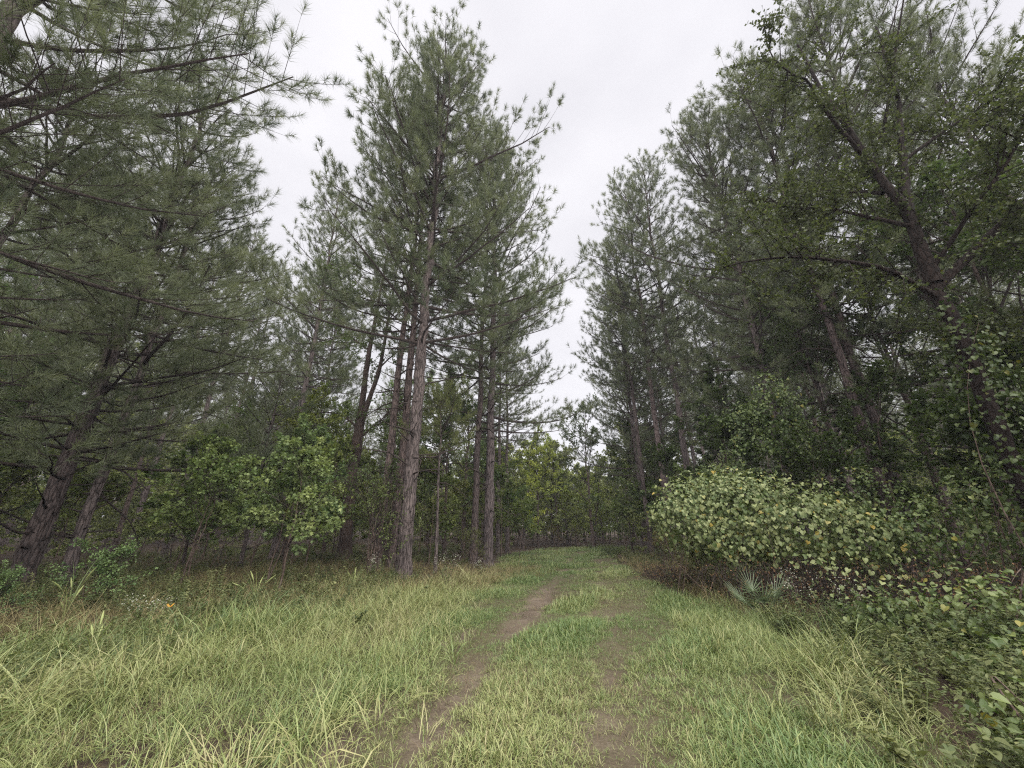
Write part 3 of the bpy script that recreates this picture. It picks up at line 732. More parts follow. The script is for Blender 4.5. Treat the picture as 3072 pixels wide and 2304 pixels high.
# hardwoods
H_a = hardwood(31, 9, 0.11, 0.22, 2.6, n1=24, ll=0.13, lw=0.11)
H_b = hardwood(32, 7, 0.08, 0.15, 2.2, n1=22, ll=0.12, lw=0.10, stems=2)
H_c = hardwood(33, 12, 0.15, 0.3, 3.4, n1=26, ll=0.13, lw=0.11)
YG, DG, MG = (2.3, 2.0, 0.9), (0.6, 0.65, 0.6), (1, 1, 1)
for nm, lab, me, x, y, a, s, c in [
    ('hardwood_tree', 'yellow green young tree at the far left edge of the trail bend', H_b, 0.9, 33.0, 0, 1.15, YG),
    ('hardwood_tree', 'yellowish bushy tree just left of the trail end', H_a, 2.3, 36.5, 60, 1.0, YG),
    ('hardwood_tree', 'light green tree closing the view at the end of the trail', H_b, 5.4, 39, 120, 1.1, (1.9, 1.75, 0.9)),
    ('hardwood_tree', 'bright yellow green tree filling the gap behind the trail end', H_a, 4.0, 41, 30, 1.0, (1.9, 1.75, 0.9)),
    ('hardwood_tree', 'light green bushy tree right of the centre of the trail end', H_b, 7.4, 37, 250, 1.0, (1.9, 1.75, 0.9)),
    ('hardwood_tree', 'yellow green tree between the thin pale pines and the trail end', H_b, -1.6, 36, 80, 1.2, (1.9, 1.75, 0.9)),
    ('hardwood_tree', 'green shrubby tree right of the trail end', H_b, 7.9, 27.5, 200, 0.7, (1.3, 1.3, 0.8)),
    ('hardwood_tree', 'dark leafy tree in the gap between tallest pine and dark pair', H_a, -3.4, 21, 20, 0.95, (0.8, 0.9, 0.75)),
    ('hardwood_tree', 'yellowing tree behind the left saplings', H_a, -10.2, 18.6, 140, 0.8, (1.45, 1.3, 0.7)),
    ('hardwood_tree', 'leafy tree between the grey pine and the forked tree', H_c, -10.8, 24, 70, 0.7, (1.1, 1.1, 0.8)),
]:
    put(me, nm, lab, 'tree', x, y, a, s, color=c)
GT_L, GT_R = 'small broadleaf trees in the left woods', 'small broadleaf trees in the right woods'
for x, y, a, s, k in [(-6.8, 25, 10, 0.9, 0), (-14, 18, 90, 0.8, 1), (-17, 13, 45, 0.75, 0), (-3.2, 27, 200, 1, 2), (-20, 21, 30, 0.9, 2), (-13, 24, 160, 0.9, 1), (-15.5, 10.5, 120, 0.7, 1),
                      (-2.4, 33, 60, 1.0, 0), (-8.8, 33, 10, 1.1, 2), (-18.5, 26, 280, 1.0, 0), (-24, 14, 190, 1.0, 2), (-6.3, 20.8, 310, 0.7, 1), (-19, 6, 40, 0.9, 1)]:
    put([H_a, H_b, H_c][k], 'hardwood_tree', 'small broadleaf tree in the shade left of the trail', 'tree', x, y, a, s, GT_L, color=(0.85 + 0.3 * ((k + a) % 3) / 2, 1.0, 0.8))
for x, y, a, s, k in [(10.2, 18.5, 20, 0.9, 0), (12.5, 15, 100, 0.9, 2), (11.3, 12.3, 210, 0.8, 1), (14.5, 10, 10, 1.0, 2), (13.2, 7.3, 140, 0.95, 0), (15.5, 14.5, 60, 1.0, 2),
                      (9.0, 28.5, 300, 0.9, 0), (12.5, 25, 70, 1.0, 1), (17, 21, 180, 1.1, 2), (18, 10, 250, 1.1, 2), (14.8, 5.2, 330, 0.9, 0), (7.0, 36, 10, 1.0, 2), (12, 33, 120, 1.1, 2), (19, 6, 120, 1.1, 2)]:
    put([H_a, H_b, H_c][k], 'hardwood_tree', 'small broadleaf tree in the deep shade right of the trail', 'tree', x, y, a, s, GT_R, color=(0.55, 0.6, 0.45))  # leaf colour darkened to carry the deep shade on this side

# big forked tree on the right
def forked_tree(seed, stems, big, nsub=26, ntw=9, ll=0.09, lw=0.06):
    rng = np.random.default_rng(seed); tb, lm, lf = MB(), MB(), MB()
    def pth(pts, n=14, wob=0.12):
        pts = np.array(pts, float); t = np.linspace(0, 1, len(pts)); q = np.linspace(0, 1, n)
        pp = np.stack([np.interp(q, t, pts[:, i]) for i in range(3)], -1)
        for _ in range(2): pp[1:-1] = 0.25 * pp[:-2] + 0.5 * pp[1:-1] + 0.25 * pp[2:]
        return pp + vnoise(rng, n, wob, 3) * np.linspace(0, 1, n)[:, None]
    pieces = []
    for pts, a, b in stems:
        pp = pth(pts, 16, 0.08); rr = np.linspace(a, b, 16)
        if pts[0][2] == 0: rr = rr * (1 + 0.5 * np.exp(-pp[:, 2] / 0.4))
        tubes(tb, pp[None], rr[None], 12, 0.5, 1 + rng.normal(0, 0.06, (1, 16, 12)))
        if pts[0][2] > 0: pieces.append((pp, 0, 0))
    for pts, a, b in big:
        pp = pth(pts, 12, 0.14); pieces.append((pp, a, b))
    limbs = []
    for pp, ra, rb_ in pieces:
        lm = MB()
        if ra: tubes(lm, pp[None], np.linspace(ra, rb_, 12)[None], 7)
        n = nsub; f = rng.uniform(0.2, 1, n) * (len(pp) - 1); i0 = np.minimum(f.astype(int), len(pp) - 2); fr = (f - i0)[:, None]
        B = pp[i0] * (1 - fr) + pp[i0 + 1] * fr; D = nrm(pp[i0 + 1] - pp[i0])
        d = nrm(D * .6 + rng.normal(0, .6, D.shape) + np.array([0, 0, .1])); l = rng.uniform(0.5, 1.7, n); q = np.linspace(0, 1, 4)
        P2 = B[:, None] + d[:, None] * (l[:, None] * q)[..., None]; P2[..., 2] -= (l[:, None] * q ** 2) * .15
        tubes(lm, P2, np.tile([[.014, .010, .007, .003]], (n, 1)), 4)
        ii = np.repeat(np.arange(n), ntw); q = rng.uniform(0.2, 1, len(ii))[:, None]
        B3 = P2[ii, 0] * (1 - q) + P2[ii, 3] * q; d3 = nrm(rng.normal(0, 1, B3.shape) + d[ii]); l3 = rng.uniform(.2, .5, len(ii))
        P3 = np.stack([B3, B3 + d3 * l3[:, None]], 1); tubes(lm, P3, np.tile([[.004, .002]], (len(ii), 1)), 3)
        jj = np.repeat(np.arange(len(ii)), 8); q = rng.random(len(jj))[:, None]
        pos = P3[jj, 0] * (1 - q) + P3[jj, 1] * q
        leaves(lf, pos, rng.normal(0, 1, pos.shape), np.array([0, 0, 1.]) + rng.normal(0, .6, pos.shape), ll, lw, np.clip(rng.normal(.4, .2, len(jj)), 0, 1))
        limbs.append(lm.mesh('limb', M['dark'], True))
    return dict(trunk=tb.mesh('trunk', M['dark'], True), limb=limbs, crown=lf.mesh('crown', M['leaf']))
put(forked_tree(51, [([(0, 0, 0), (-.05, 0, 3), (0, 0, 6.4)], .145, .12), ([(0, 0, 6.3), (.15, .05, 8.4), (.0, .3, 10.5), (-.3, .5, 15)], .14, .03),
                     ([(0.12, 0, 8.2), (.8, .2, 10), (1.6, .2, 12.5), (1.9, .3, 15.5)], .10, .02)],
                [([(0, 0, 6.2), (1.3, -.3, 7.4), (2.8, -.8, 8.6), (4.6, -1.2, 9.8)], .10, .02), ([(0, 0, 5.9), (-1.2, -.3, 6.5), (-2.8, -.2, 6.9), (-4.2, 0.3, 6.9)], .06, .012),
                 ([(0.1, 0, 7.8), (-1.2, 0.3, 8.6), (-2.6, .2, 8.9)], .05, .012), ([(0, 0, 5), (1.2, .6, 5.5), (2.8, 1.0, 6.0)], .05, .012), ([(0, .2, 10), (-1.3, -.3, 11.6), (-2.4, -.6, 13)], .05, .012),
                 ([(0, 0, 6.6), (.7, -1.2, 8.0), (1.4, -2.2, 9.8)], .05, .012), ([(0.8, 0.2, 10), (2.4, .2, 11.2), (3.8, -.2, 12)], .05, .012), ([(0, .2, 9), (.6, 1.6, 10.6), (1, 2.8, 12)], .05, .012)], 30, 13, 0.08, 0.055),
    'forked_tree', 'dark forked tree with long bare limbs high on the right', 'tree', 8.85, 6.8, 0, 1.0, color=(0.55, 0.5, 0.45), barkcol=(0.28, 0.27, 0.27))

put(forked_tree(52, [([(0, 0, 0), (-.25, 0, 3.5), (-.15, 0, 7.4)], .31, .24), ([(-.2, 0, 7.2), (-.25, 0, 11), (-.1, .1, 15), (.1, .2, 20)], .17, .03), ([(-.1, 0, 7.0), (.45, 0, 9.5), (.6, .1, 14), (.8, .1, 18)], .15, .03)],
                [([(-.2, 0, 6.4), (-1.0, -.2, 7.2), (-2.4, -.1, 7.4), (-3.6, .2, 7.0)], .06, .012), ([(0, 0, 6.0), (1, -.3, 6.9), (2.0, -.2, 7.4)], .06, .012), ([(.5, 0, 10), (1.5, .4, 11.5), (2.4, .6, 12)], .05, .01),
                 ([(-.2, 0, 11), (-1.4, .3, 12), (-2.5, .2, 12.4)], .05, .01), ([(-.1, .1, 14), (-1.2, -.6, 15.2), (-2, -.9, 15.7)], .04, .01), ([(.6, .1, 13), (1.6, -.4, 14.4), (2.6, -.6, 15)], .04, .01)], 20, 8, 0.10, 0.08),
    'forked_tree', 'dark double trunked tree with leafy vines left of the slim pines', 'tree', -7.95, 20, 0, 1.0, color=(0.8, 0.85, 0.6), barkcol=(0.75, 0.72, 0.7))

# saplings and shrubs
S_a = hardwood(41, 3.0, 0.022, 0.3, 1.05, n1=15, n2=6, n3=5, n4=8, ll=0.09, lw=0.085, kind='lobed', bark='twig', wob=0.15, flat=0.4)
S_b = hardwood(42, 2.3, 0.018, 0.25, 0.95, n1=14, n2=6, n3=4, n4=9, ll=0.075, lw=0.055, kind='oval', bark='twig', stems=2, wob=0.15, flat=0.4)
S_c = hardwood(43, 1.0, 0.012, 0.1, 0.62, n1=16, n2=6, n3=4, n4=8, ll=0.05, lw=0.032, kind='oval', bark='twig', stems=3, wob=0.1, flat=0.35)
S_d = hardwood(44, 2.4, 0.02, 0.1, 0.9, n1=20, n2=7, n3=4, n4=3, ll=0.055, lw=0.04, kind='oval', bark='twig', stems=5, wob=0.25)
for me, nm, lab, x, y, a, s, c in [
    (S_a, 'sapling', 'leafy pale green sapling with a crooked dark stem left of the forked tree', -5.6, 10.4, 0, 1.05, (1.8, 1.7, 1.5)),
    (S_b, 'sapling', 'bushy sapling low beside the crooked stemmed one', -6.4, 11.2, 90, 1.2, (1.6, 1.6, 1.4)),
    (S_a, 'sapling', 'taller blue green sapling with broad leaves among the left saplings', -6.9, 12.8, 200, 1.3, (1.5, 1.55, 1.5)),
    (S_b, 'sapling', 'thin stemmed sapling in front of the dark pines at left', -8.4, 10.9, 40, 1.25, (1.5, 1.5, 1.2)),
    (S_a, 'sapling', 'sapling with fresh green leaf layers left of the bushy group', -9.4, 12.4, 130, 1.15, (1.7, 1.65, 1.2)),
    (S_a, 'sapling', 'yellow green sapling just left of the forked dark trunk', -7.7, 15.8, 300, 1.35, (1.4, 1.3, 0.8)),
    (S_c, 'shrub', 'low blue green feathery shrub near the left edge', -8.5, 8.7, 0, 1.0, (1.35, 1.5, 1.35)),
    (S_c, 'shrub', 'small soft shrub below the feathery one at the left edge', -8.9, 7.4, 60, 0.7, (1.2, 1.35, 1.2)),
    (S_d, 'shrub', 'twiggy half bare shrub with vines at the foot of the tallest pine', -4.35, 12.9, 0, 1.1, (1.0, 0.95, 0.7)),
    (S_d, 'shrub', 'taller tangled vine shrub in front of the slim reddish pines', -4.7, 14.6, 120, 1.5, (0.85, 0.9, 0.65)),
    (S_b, 'shrub', 'small green bush in the shade right of the dark pine pair', 0.4, 22.5, 10, 1.1, (1.1, 1.1, 0.7)),
    (S_d, 'shrub', 'bushy weed clump at the foot of the dark pine pair', -1.6, 17.3, 40, 0.6, (1.2, 1.0, 0.7)),
    (S_d, 'shrub', 'reddish brown weeds closing the far end of the trail', 3.6, 35.0, 0, 0.7, (1.5, 0.9, 0.6)),
    (S_d, 'shrub', 'pale weedy bush at the trail end right of the reddish weeds', 5.6, 35.2, 100, 0.75, (1.5, 1.2, 0.8)),
    (S_b, 'shrub', 'round green bush at the right edge of the far bend', 7.2, 26.5, 90, 1.2, (1.2, 1.2, 0.8)),
    (S_d, 'shrub', 'reddish brown low bush left of the vine mound foot', 4.9, 13.0, 20, 0.55, (1.2, 0.75, 0.55)),
    (S_d, 'shrub', 'brown green brambles between trail and vine mound', 4.7, 10.6, 200, 0.5, (1.1, 0.85, 0.6)),
    (S_d, 'shrub', 'tangled low bush at the left foot of the vine mound', 5.6, 15.5, 300, 0.7, (0.9, 0.9, 0.6)),
]:
    put(me, nm, lab, 'shrub' if nm == 'shrub' else 'sapling', x, y, a, s, color=c)
for x, y, a, s, k in [(-11.5, 14.5, 0, 1.3, 0), (-10.2, 16.5, 70, 1.5, 1), (-9.2, 17.6, 20, 1.4, 0), (-13, 12, 150, 1.2, 1), (-5.2, 18.5, 80, 1.3, 1), (-3.6, 18.3, 10, 1.2, 0), (-12.5, 17, 30, 1.6, 0), (-15.5, 12, 200, 1.5, 1),
                      (-0.6, 24, 45, 1.4, 0), (-2.8, 24, 145, 1.6, 1), (-8.8, 21.5, 25, 1.7, 0), (-4.9, 22, 300, 1.5, 0), (-0.2, 26.5, 0, 1.5, 1), (-14.5, 8.7, 0, 1.3, 0), (-17, 11, 110, 1.6, 1)]:
    put([S_a, S_b][k], 'sapling', 'leafy understory sapling in the shade left of the trail', 'sapling', x, y, a, s, 'understory saplings left of the trail', color=(0.95 + 0.05 * (a % 7), 1.05, 0.75))
for x, y, a, s, k in [(9.2, 12.6, 0, 1.6, 1), (8.2, 14.2, 50, 1.5, 0), (7.6, 17.5, 20, 1.4, 1), (8.0, 20, 80, 1.5, 0), (10.8, 9.0, 30, 1.6, 1), (12.0, 5.6, 120, 1.5, 0), (11.4, 7.4, 200, 1.7, 1), (9.9, 14.8, 10, 1.7, 0),
                      (13.0, 9.3, 300, 1.8, 0), (10.2, 5.4, 60, 1.2, 1), (11.8, 4.2, 0, 1.4, 0), (7.6, 24, 0, 1.5, 1), (9.3, 24.5, 90, 1.7, 0)]:
    put([S_a, S_b][k], 'sapling', 'leafy understory sapling in the deep shade right of the trail', 'sapling', x, y, a, s, 'understory saplings right of the trail', color=(0.55, 0.6, 0.42))  # same leaves as on the left, with the shade put into their colour

# ------------------------------------------------------------------ vine mound
def blob_points(rng, blobs, n, zmin, shrink=0.0):
    """points on the outside of a union of ellipsoids, with outward normals"""
    P, Nn = [], []
    ar = np.array([b[3] * b[4] + b[3] * b[5] + b[4] * b[5] for b in blobs]); ar = ar / ar.sum()
    for i, b in enumerate(blobs):
        m = int(n * ar[i] * 2.2)
        d = nrm(rng.normal(0, 1, (m, 3))); rad = np.array(b[3:6])
        k_ = 1 - shrink + 0.09 * np.sin(d @ np.array([7., 3, 5]) * 2 + i) + 0.06 * np.sin(d @ np.array([-11., 8, 9]) * 2 + 2 * i) + rng.normal(0, 0.06, m)
        P.append(np.array(b[:3]) + d * rad * k_[:, None]); Nn.append(nrm(d / rad))
    P, Nn = np.concatenate(P), np.concatenate(Nn)
    keep = P[:, 2] > zmin + 0.25 * np.sin(P[:, 0] * 3.1) 
    for b in blobs:
        q = (((P - np.array(b[:3])) / np.array(b[3:6])) ** 2).sum(1)
        keep &= q > (0.85 - shrink) ** 2
    P, Nn = P[keep], Nn[keep]
    ix = rng.permutation(len(P))[:n]
    return P[ix], Nn[ix]

heart = MB(); leaves(heart, np.zeros((1, 3)), np.array([[0, -1., 0]]), np.array([[0, 0, 1.]]), 1.0, 1.0, 0.5, 'heart')
def vine_leaf_mat():
    m = M['vine'].copy(); m.name = 'grape_leaf_single'
    n, l = m.node_tree.nodes, m.node_tree.links
    oi = [q for q in n if q.type == 'OBJECT_INFO'][0]; r = [q for q in n if q.type == 'VALTORGB'][0]
    l.new(oi.outputs['Random'], r.inputs[0])
    return m
HEART = heart.mesh('leaf', vine_leaf_mat(), False)
from mathutils import Matrix

def vine_mound(name, label, blobs, n, zmin, seed, singles=0, lsize=0.13, color=(1, 1, 1), stems=26, trail_pts=None):
    rng = np.random.default_rng(seed)
    root = bpy.data.objects.new(name, None); C.objects.link(root)
    cx, cy_ = np.mean([b[0] for b in blobs]), np.mean([b[1] for b in blobs])
    z0 = hgt(cx, cy_); root.location = (cx, cy_, z0); root['label'] = label; root['category'] = 'vine thicket'
    org = np.array([cx, cy_, z0])
    P, Nn = blob_points(rng, blobs, n, zmin)
    Pi, Ni = blob_points(rng, blobs, n // 2, zmin - 0.1, 0.22)
    cl = rng.permutation(len(P))[:max(40, len(P) // 16)]
    ci_ = rng.integers(0, len(cl), len(P)); mv = rng.random(len(P)) < 0.72
    P = np.where(mv[:, None], P[cl[ci_]] + rng.normal(0, 0.12, P.shape), P); Nn = np.where(mv[:, None], nrm(Nn[cl[ci_]] + rng.normal(0, .35, P.shape)), Nn)
    if trail_pts is not None:
        q = np.array(trail_pts, float); t = rng.random(len(q) * 26) * (len(q) - 1); i0 = t.astype(int); f = (t - i0)[:, None]
        E_ = q[i0] * (1 - f) + q[np.minimum(i0 + 1, len(q) - 1)] * f + rng.normal(0, 0.16, (len(t), 3))
        P = np.concatenate([P, E_]); Nn = np.concatenate([Nn, nrm(rng.normal(0, .5, E_.shape) + np.array([-.3, -.8, .7]))])
    def orient(Nn):
        no = nrm(Nn * 0.9 + np.array([0, -0.2, 0.3]) + rng.normal(0, 0.38, Nn.shape))
        d = np.array([0, 0, -1.]) + rng.normal(0, 0.4, Nn.shape) + Nn * 0.3
        d = nrm(d - no * (d * no).sum(1, keepdims=True))
        return no, d
    no, d = orient(Nn); sz = lsize * rng.uniform(0.45, 1.4, len(P))
    dist = np.linalg.norm(P - np.array([0, 0, 1.6]), axis=1) - 3.0 * (Nn * nrm(np.array([0, 0, 1.6]) - P)).sum(1) - 6 * sz
    order = np.argsort(dist); one = order[:singles * 3:3] if singles else order[:0]
    rest = np.setdiff1d(order, one)
    fm = MB(); leaves(fm, P[rest] - org, d[rest], no[rest], sz[rest], sz[rest], rng.random(len(rest)), 'heart')
    no2, d2 = orient(Ni)
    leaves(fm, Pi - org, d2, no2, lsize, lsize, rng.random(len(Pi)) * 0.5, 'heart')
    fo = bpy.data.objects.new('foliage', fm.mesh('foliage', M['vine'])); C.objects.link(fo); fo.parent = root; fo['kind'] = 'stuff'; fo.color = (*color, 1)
    for i in one:
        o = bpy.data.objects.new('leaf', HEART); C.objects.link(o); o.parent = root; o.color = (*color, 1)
        s = np.cross(no[i], d[i])
        m = np.eye(4); m[:3, 0] = s * sz[i] * -1; m[:3, 1] = -d[i] * sz[i]; m[:3, 2] = no[i] * sz[i]; m[:3, 3] = P[i] - org
        o.matrix_basis = Matrix(m.tolist())
    sm = MB()
    bl = np.array([b[:3] for b in blobs]); br = np.array([b[3:6] for b in blobs])
    for q in range(stems):
        i = rng.integers(len(bl)); e = bl[i] + nrm(rng.normal(0, 1, 3) + np.array([0, 0, .3])) * br[i] * 0.95
        s0 = np.array([bl[i][0] + rng.normal(0, .5) * br[i][0], bl[i][1] + rng.normal(0, .4) * br[i][1], 0]); s0[2] = hgt(s0[0], s0[1]) - .05
        t = np.linspace(0, 1, 8)[:, None]; pp = s0 * (1 - t) + e * t + np.sin(t * 3.1) * rng.normal(0, .22, 3) + np.array([0, 0, .3]) * np.sin(t * 3.1)
        tubes(sm, (pp - org)[None], np.linspace(rng.uniform(.008, .02), .003, 8)[None], 5)
    so = bpy.data.objects.new('stem', sm.mesh('stem', M['twig'], True)); C.objects.link(so); so.parent = root
    return root

vine_mound('vine_mound', 'large mound of pale heart shaped grape leaves beside the trail on the right',
           [(4.75, 10.5, 1.85, 1.0, .9, .85), (5.7, 10.0, 1.95, 1.15, 1.0, .95), (6.7, 9.5, 1.65, 1.1, .95, .75), (5.2, 9.9, 1.35, .9, .7, .6), (7.5, 9.0, 1.35, .8, .7, .5)],
           5600, 0.75, 61, singles=290, lsize=0.078, trail_pts=[(5.6, 9.2, 1.25), (5.9, 8.8, 1.0), (6.3, 8.4, .85), (6.6, 8.0, .6), (6.9, 7.5, .4), (7.4, 8.3, .95), (8.2, 8.0, .8), (6.4, 9.6, 2.6), (7.2, 9.3, 2.25), (4.6, 10.6, 2.6), (5.6, 10.2, 2.95)])
vine_mound('vine_thicket', 'darker leafy vines over bushes right of the pale mound',
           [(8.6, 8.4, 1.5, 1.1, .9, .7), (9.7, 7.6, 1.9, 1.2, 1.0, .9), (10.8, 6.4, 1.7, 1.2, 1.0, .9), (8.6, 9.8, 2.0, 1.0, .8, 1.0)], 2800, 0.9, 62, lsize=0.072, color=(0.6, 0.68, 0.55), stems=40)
vine_mound('vine_thicket', 'low spill of grape leaves with yellow ones over the bottom right verge',
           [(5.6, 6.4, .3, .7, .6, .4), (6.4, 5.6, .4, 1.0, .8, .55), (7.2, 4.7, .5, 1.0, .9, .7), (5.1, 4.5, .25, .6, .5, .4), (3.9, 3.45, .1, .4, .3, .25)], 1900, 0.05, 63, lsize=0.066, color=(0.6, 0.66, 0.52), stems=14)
vine_mound('vine_curtain', 'vines hanging over the tall bushes behind the pale mound',
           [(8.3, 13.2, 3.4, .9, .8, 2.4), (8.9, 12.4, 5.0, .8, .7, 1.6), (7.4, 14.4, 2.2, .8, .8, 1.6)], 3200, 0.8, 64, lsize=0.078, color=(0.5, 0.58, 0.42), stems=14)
vine_mound('vine_curtain', 'vines with shade darkened leaves climbing the forked tree at the right edge',
           [(8.85, 6.7, 3.4, .42, .42, 2.6), (9.5, 6.2, 3.4, .6, .6, 1.2), (11, 5.5, 3.4, 1.2, .8, 1.2)], 2000, 1.0, 65, lsize=0.07, color=(0.32, 0.38, 0.26), stems=8)  # low leaf colour carries the shade at this edge

# dead brambles in the hollow under the mound, packed dark to deepen its shade
def brambles(x, y, rx, ry, h, n, label, seed):
    rng = np.random.default_rng(seed); mb = MB(); lf = MB()
    t = np.linspace(0, 1, 7)
    a = rng.uniform(0, 6.28, n); r = np.sqrt(rng.random(n))
    b = np.c_[rx * r * np.cos(a), ry * r * np.sin(a)]
    d = rng.uniform(0, 6.28, n); l = rng.uniform(.3, 1.1, n); hh = h * rng.uniform(.4, 1.1, n)
    P = np.stack([b[:, :1] + np.cos(d)[:, None] * l[:, None] * t, b[:, 1:] + np.sin(d)[:, None] * l[:, None] * t, hh[:, None] * np.sin(t * 2.6)[None] - .03], -1) + rng.normal(0, .02, (n, 7, 3))
    tubes(mb, P, np.tile(np.linspace(.006, .002, 7), (n, 1)), 4)
    k = rng.integers(0, n, n * 6); q = rng.integers(1, 7, n * 6); pos = P[k, q] + rng.normal(0, .03, (len(k), 3))
    leaves(lf, pos, rng.normal(0, 1, pos.shape), rng.normal(0, 1, pos.shape), .04, .028, rng.random(len(k)), 'diamond')
    put(dict(stem=mb.mesh('stem', M['limb']), leaves=lf.mesh('leaves', M['deadneedle'])), 'bramble', label, 'brambles', x, y)
brambles(6.3, 9.2, 1.7, .7, .9, 420, 'dead brown brambles, added densely to darken the hollow under the grape mound', 66)
brambles(8.6, 7.6, 1.6, .8, .9, 380, 'dark brown tangle right of the grape mound', 67)
brambles(5.0, 12.6, .8, 1.8, .5, 300, 'reddish brown weeds along the left foot of the mound', 68)

# ------------------------------------------------------------------ small plants
def palmetto(x, y, label, seed, nf=6):
    rng = np.random.default_rng(seed)
    root = bpy.data.objects.new('palmetto', None); C.objects.link(root); root.location = (x, y, hgt(x, y)); root['label'] = label; root['category'] = 'palmetto'
    lm = MB(); t = np.linspace(0, 1, 5)
    wd = np.array([.010, .018, .016, .010, .001])
    V = np.stack([np.c_[t, -wd, .02 * np.sin(t * 3)], np.c_[t, np.zeros(5), -.012 + .02 * np.sin(t * 3)], np.c_[t, wd, .02 * np.sin(t * 3)]], 1).reshape(-1, 3)
    F = [[3 * i + j, 3 * i + j + 1, 3 * i + j + 4, 3 * i + j + 3] for i in range(4) for j in range(2)]
    lm.add(V, np.array(F), 0.5); leaflet = lm.mesh('leaflet', M['frond'])
    for k in range(nf):
        a = k * 6.28 / nf + rng.normal(0, .25); e = rng.uniform(.7, 1.25); ln = rng.uniform(.28, .5)
        d = np.array([math.cos(e) * math.cos(a), math.cos(e) * math.sin(a), math.sin(e)])
        sb = MB(); tubes(sb, np.linspace([0, 0, 0], d * ln, 4)[None], np.full((1, 4), .006), 4)
        fr = bpy.data.objects.new('frond', sb.mesh('frond', M['frond'])); C.objects.link(fr); fr.parent = root
        u = nrm(np.cross(d, [0, 0, 1.])); 
        for q in range(15):
            an = -1.75 + 3.5 * q / 14
            dd = nrm(d * math.cos(an) + u * math.sin(an) + np.array([0, 0, .12])); nn_ = nrm(np.cross(dd, u * math.cos(an) - d * math.sin(an)))
            s_ = np.cross(nn_, dd); sc2 = .5 * (1 - .25 * abs(an) / 1.75) * rng.uniform(.9, 1.05)
            m = np.eye(4); m[:3, 0] = dd * sc2; m[:3, 1] = s_ * sc2; m[:3, 2] = nn_ * sc2; m[:3, 3] = d * ln
            o = bpy.data.objects.new('leaflet', leaflet); C.objects.link(o); o.parent = fr; o.matrix_basis = Matrix(m.tolist())
    return root
palmetto(4.62, 8.05, 'small palmetto with fan leaves under the vine mound', 71, 7)

def flower_weed(x, y, h, label, seed, n=9, s=0.3):
    rng = np.random.default_rng(seed); st, lf, fl = MB(), MB(), MB()
    for q in range(n):
        a = rng.uniform(0, 6.28); t = np.linspace(0, 1, 6); sp = rng.uniform(.2, 1) * s; hh = h * rng.uniform(.7, 1.1)
        P = np.c_[np.cos(a) * sp * t ** 1.5, np.sin(a) * sp * t ** 1.5, hh * t]
        tubes(st, P[None], np.linspace(.005, .002, 6)[None], 4)
        m = 16; tt = rng.uniform(.15, 1, m); pos = np.stack([np.interp(tt, t, P[:, i]) for i in range(3)], -1)
        leaves(lf, pos, rng.normal(0, 1, (m, 3)), np.array([0, 0, 1.]) + rng.normal(0, .4, (m, 3)), .055, .022, rng.random(m), 'oval')
        m = 12; pos = P[-1] + rng.normal(0, 1, (m, 3)) * np.array([.06, .06, .05])
        leaves(fl, pos, rng.normal(0, 1, (m, 3)), np.array([0, -.4, 1.]) + rng.normal(0, .5, (m, 3)), .02, .02, rng.random(m))
    return put(dict(stem=st.mesh('stem', M['twig']), leaves=lf.mesh('leaves', M['leaf']), blossoms=fl.mesh('blossoms', M['petal'])), 'flowering_weed', label, 'wildflower', x, y)
flower_weed(5.1, 7.7, .75, 'white flowering weed under the right end of the vine mound', 81, 12, .45)
flower_weed(5.7, 7.5, .6, 'smaller white flowered weed beside the low grape leaves', 82, 7, .3)
flower_weed(-1.85, 12.1, .85, 'weed with whitish flower heads right of the tallest pine foot', 83, 10, .4)
flower_weed(-3.9, 12.2, .7, 'yellowish flowering weed at the foot of the tallest pine', 84, 7, .25)
flower_weed(-5.75, 6.9, .5, 'white flower patch in the weeds left of the orange butterfly', 85, 10, .4)
flower_weed(-1.0, 14.2, .6, 'pale flowered weed in front of the dark pine pair', 86, 7, .3)

def seed_grass(x, y, h, n, label, seed):
    rng = np.random.default_rng(seed); bl, hd = MB(), MB()
    for q in range(n):
        a = rng.uniform(0, 6.28); t = np.linspace(0, 1, 8); hh = h * rng.uniform(.6, 1.05); bd = rng.uniform(.15, .6) * h
        P = np.c_[np.cos(a) * bd * t ** 2, np.sin(a) * bd * t ** 2, hh * (t - .12 * t ** 3)]
        if q % 3 == 0:
            tubes(bl, P[None], np.linspace(.004, .002, 8)[None], 4, .6)
            tubes(hd, P[None, 5:], np.array([[.006, .014, .004]]), 6, .9)
        else:
            sd = np.array([-np.sin(a), np.cos(a), 0.]) * .009; wv = (1 - t ** 2)[:, None]
            V = np.stack([P - sd * wv, P + sd * wv], 1).reshape(-1, 3)
            bl.add(V, np.array([[2 * i, 2 * i + 1, 2 * i + 3, 2 * i + 2] for i in range(7)]), rng.random())
    return put(dict(blades=bl.mesh('blades', M['leaf']), seed_head=hd.mesh('seed_head', M['leaf'])), 'seed_grass', label, 'tall grass', x, y)
for x, y, h, n, lab in [(-8.1, 8.0, 1.15, 7, 'tall pale grass stalk with a thick seed head before the feathery shrub'),
                        (-7.3, 7.2, .8, 6, 'bent seed grass tuft below the feathery shrub'), (-5.2, 8.8, .85, 12, 'upright green grass tuft at the edge of the left verge'),
                        (-4.9, 5.3, .7, 9, 'long leaning grass tuft in the bottom left weeds'), (-3.9, 10.6, .8, 12, 'arching grass tuft in front of the twiggy shrub')]:
    o = seed_grass(x, y, h, n, lab, int(h * 100))
    for ch in o.children: ch.color = (1.9, 1.7, 1.6, 1)

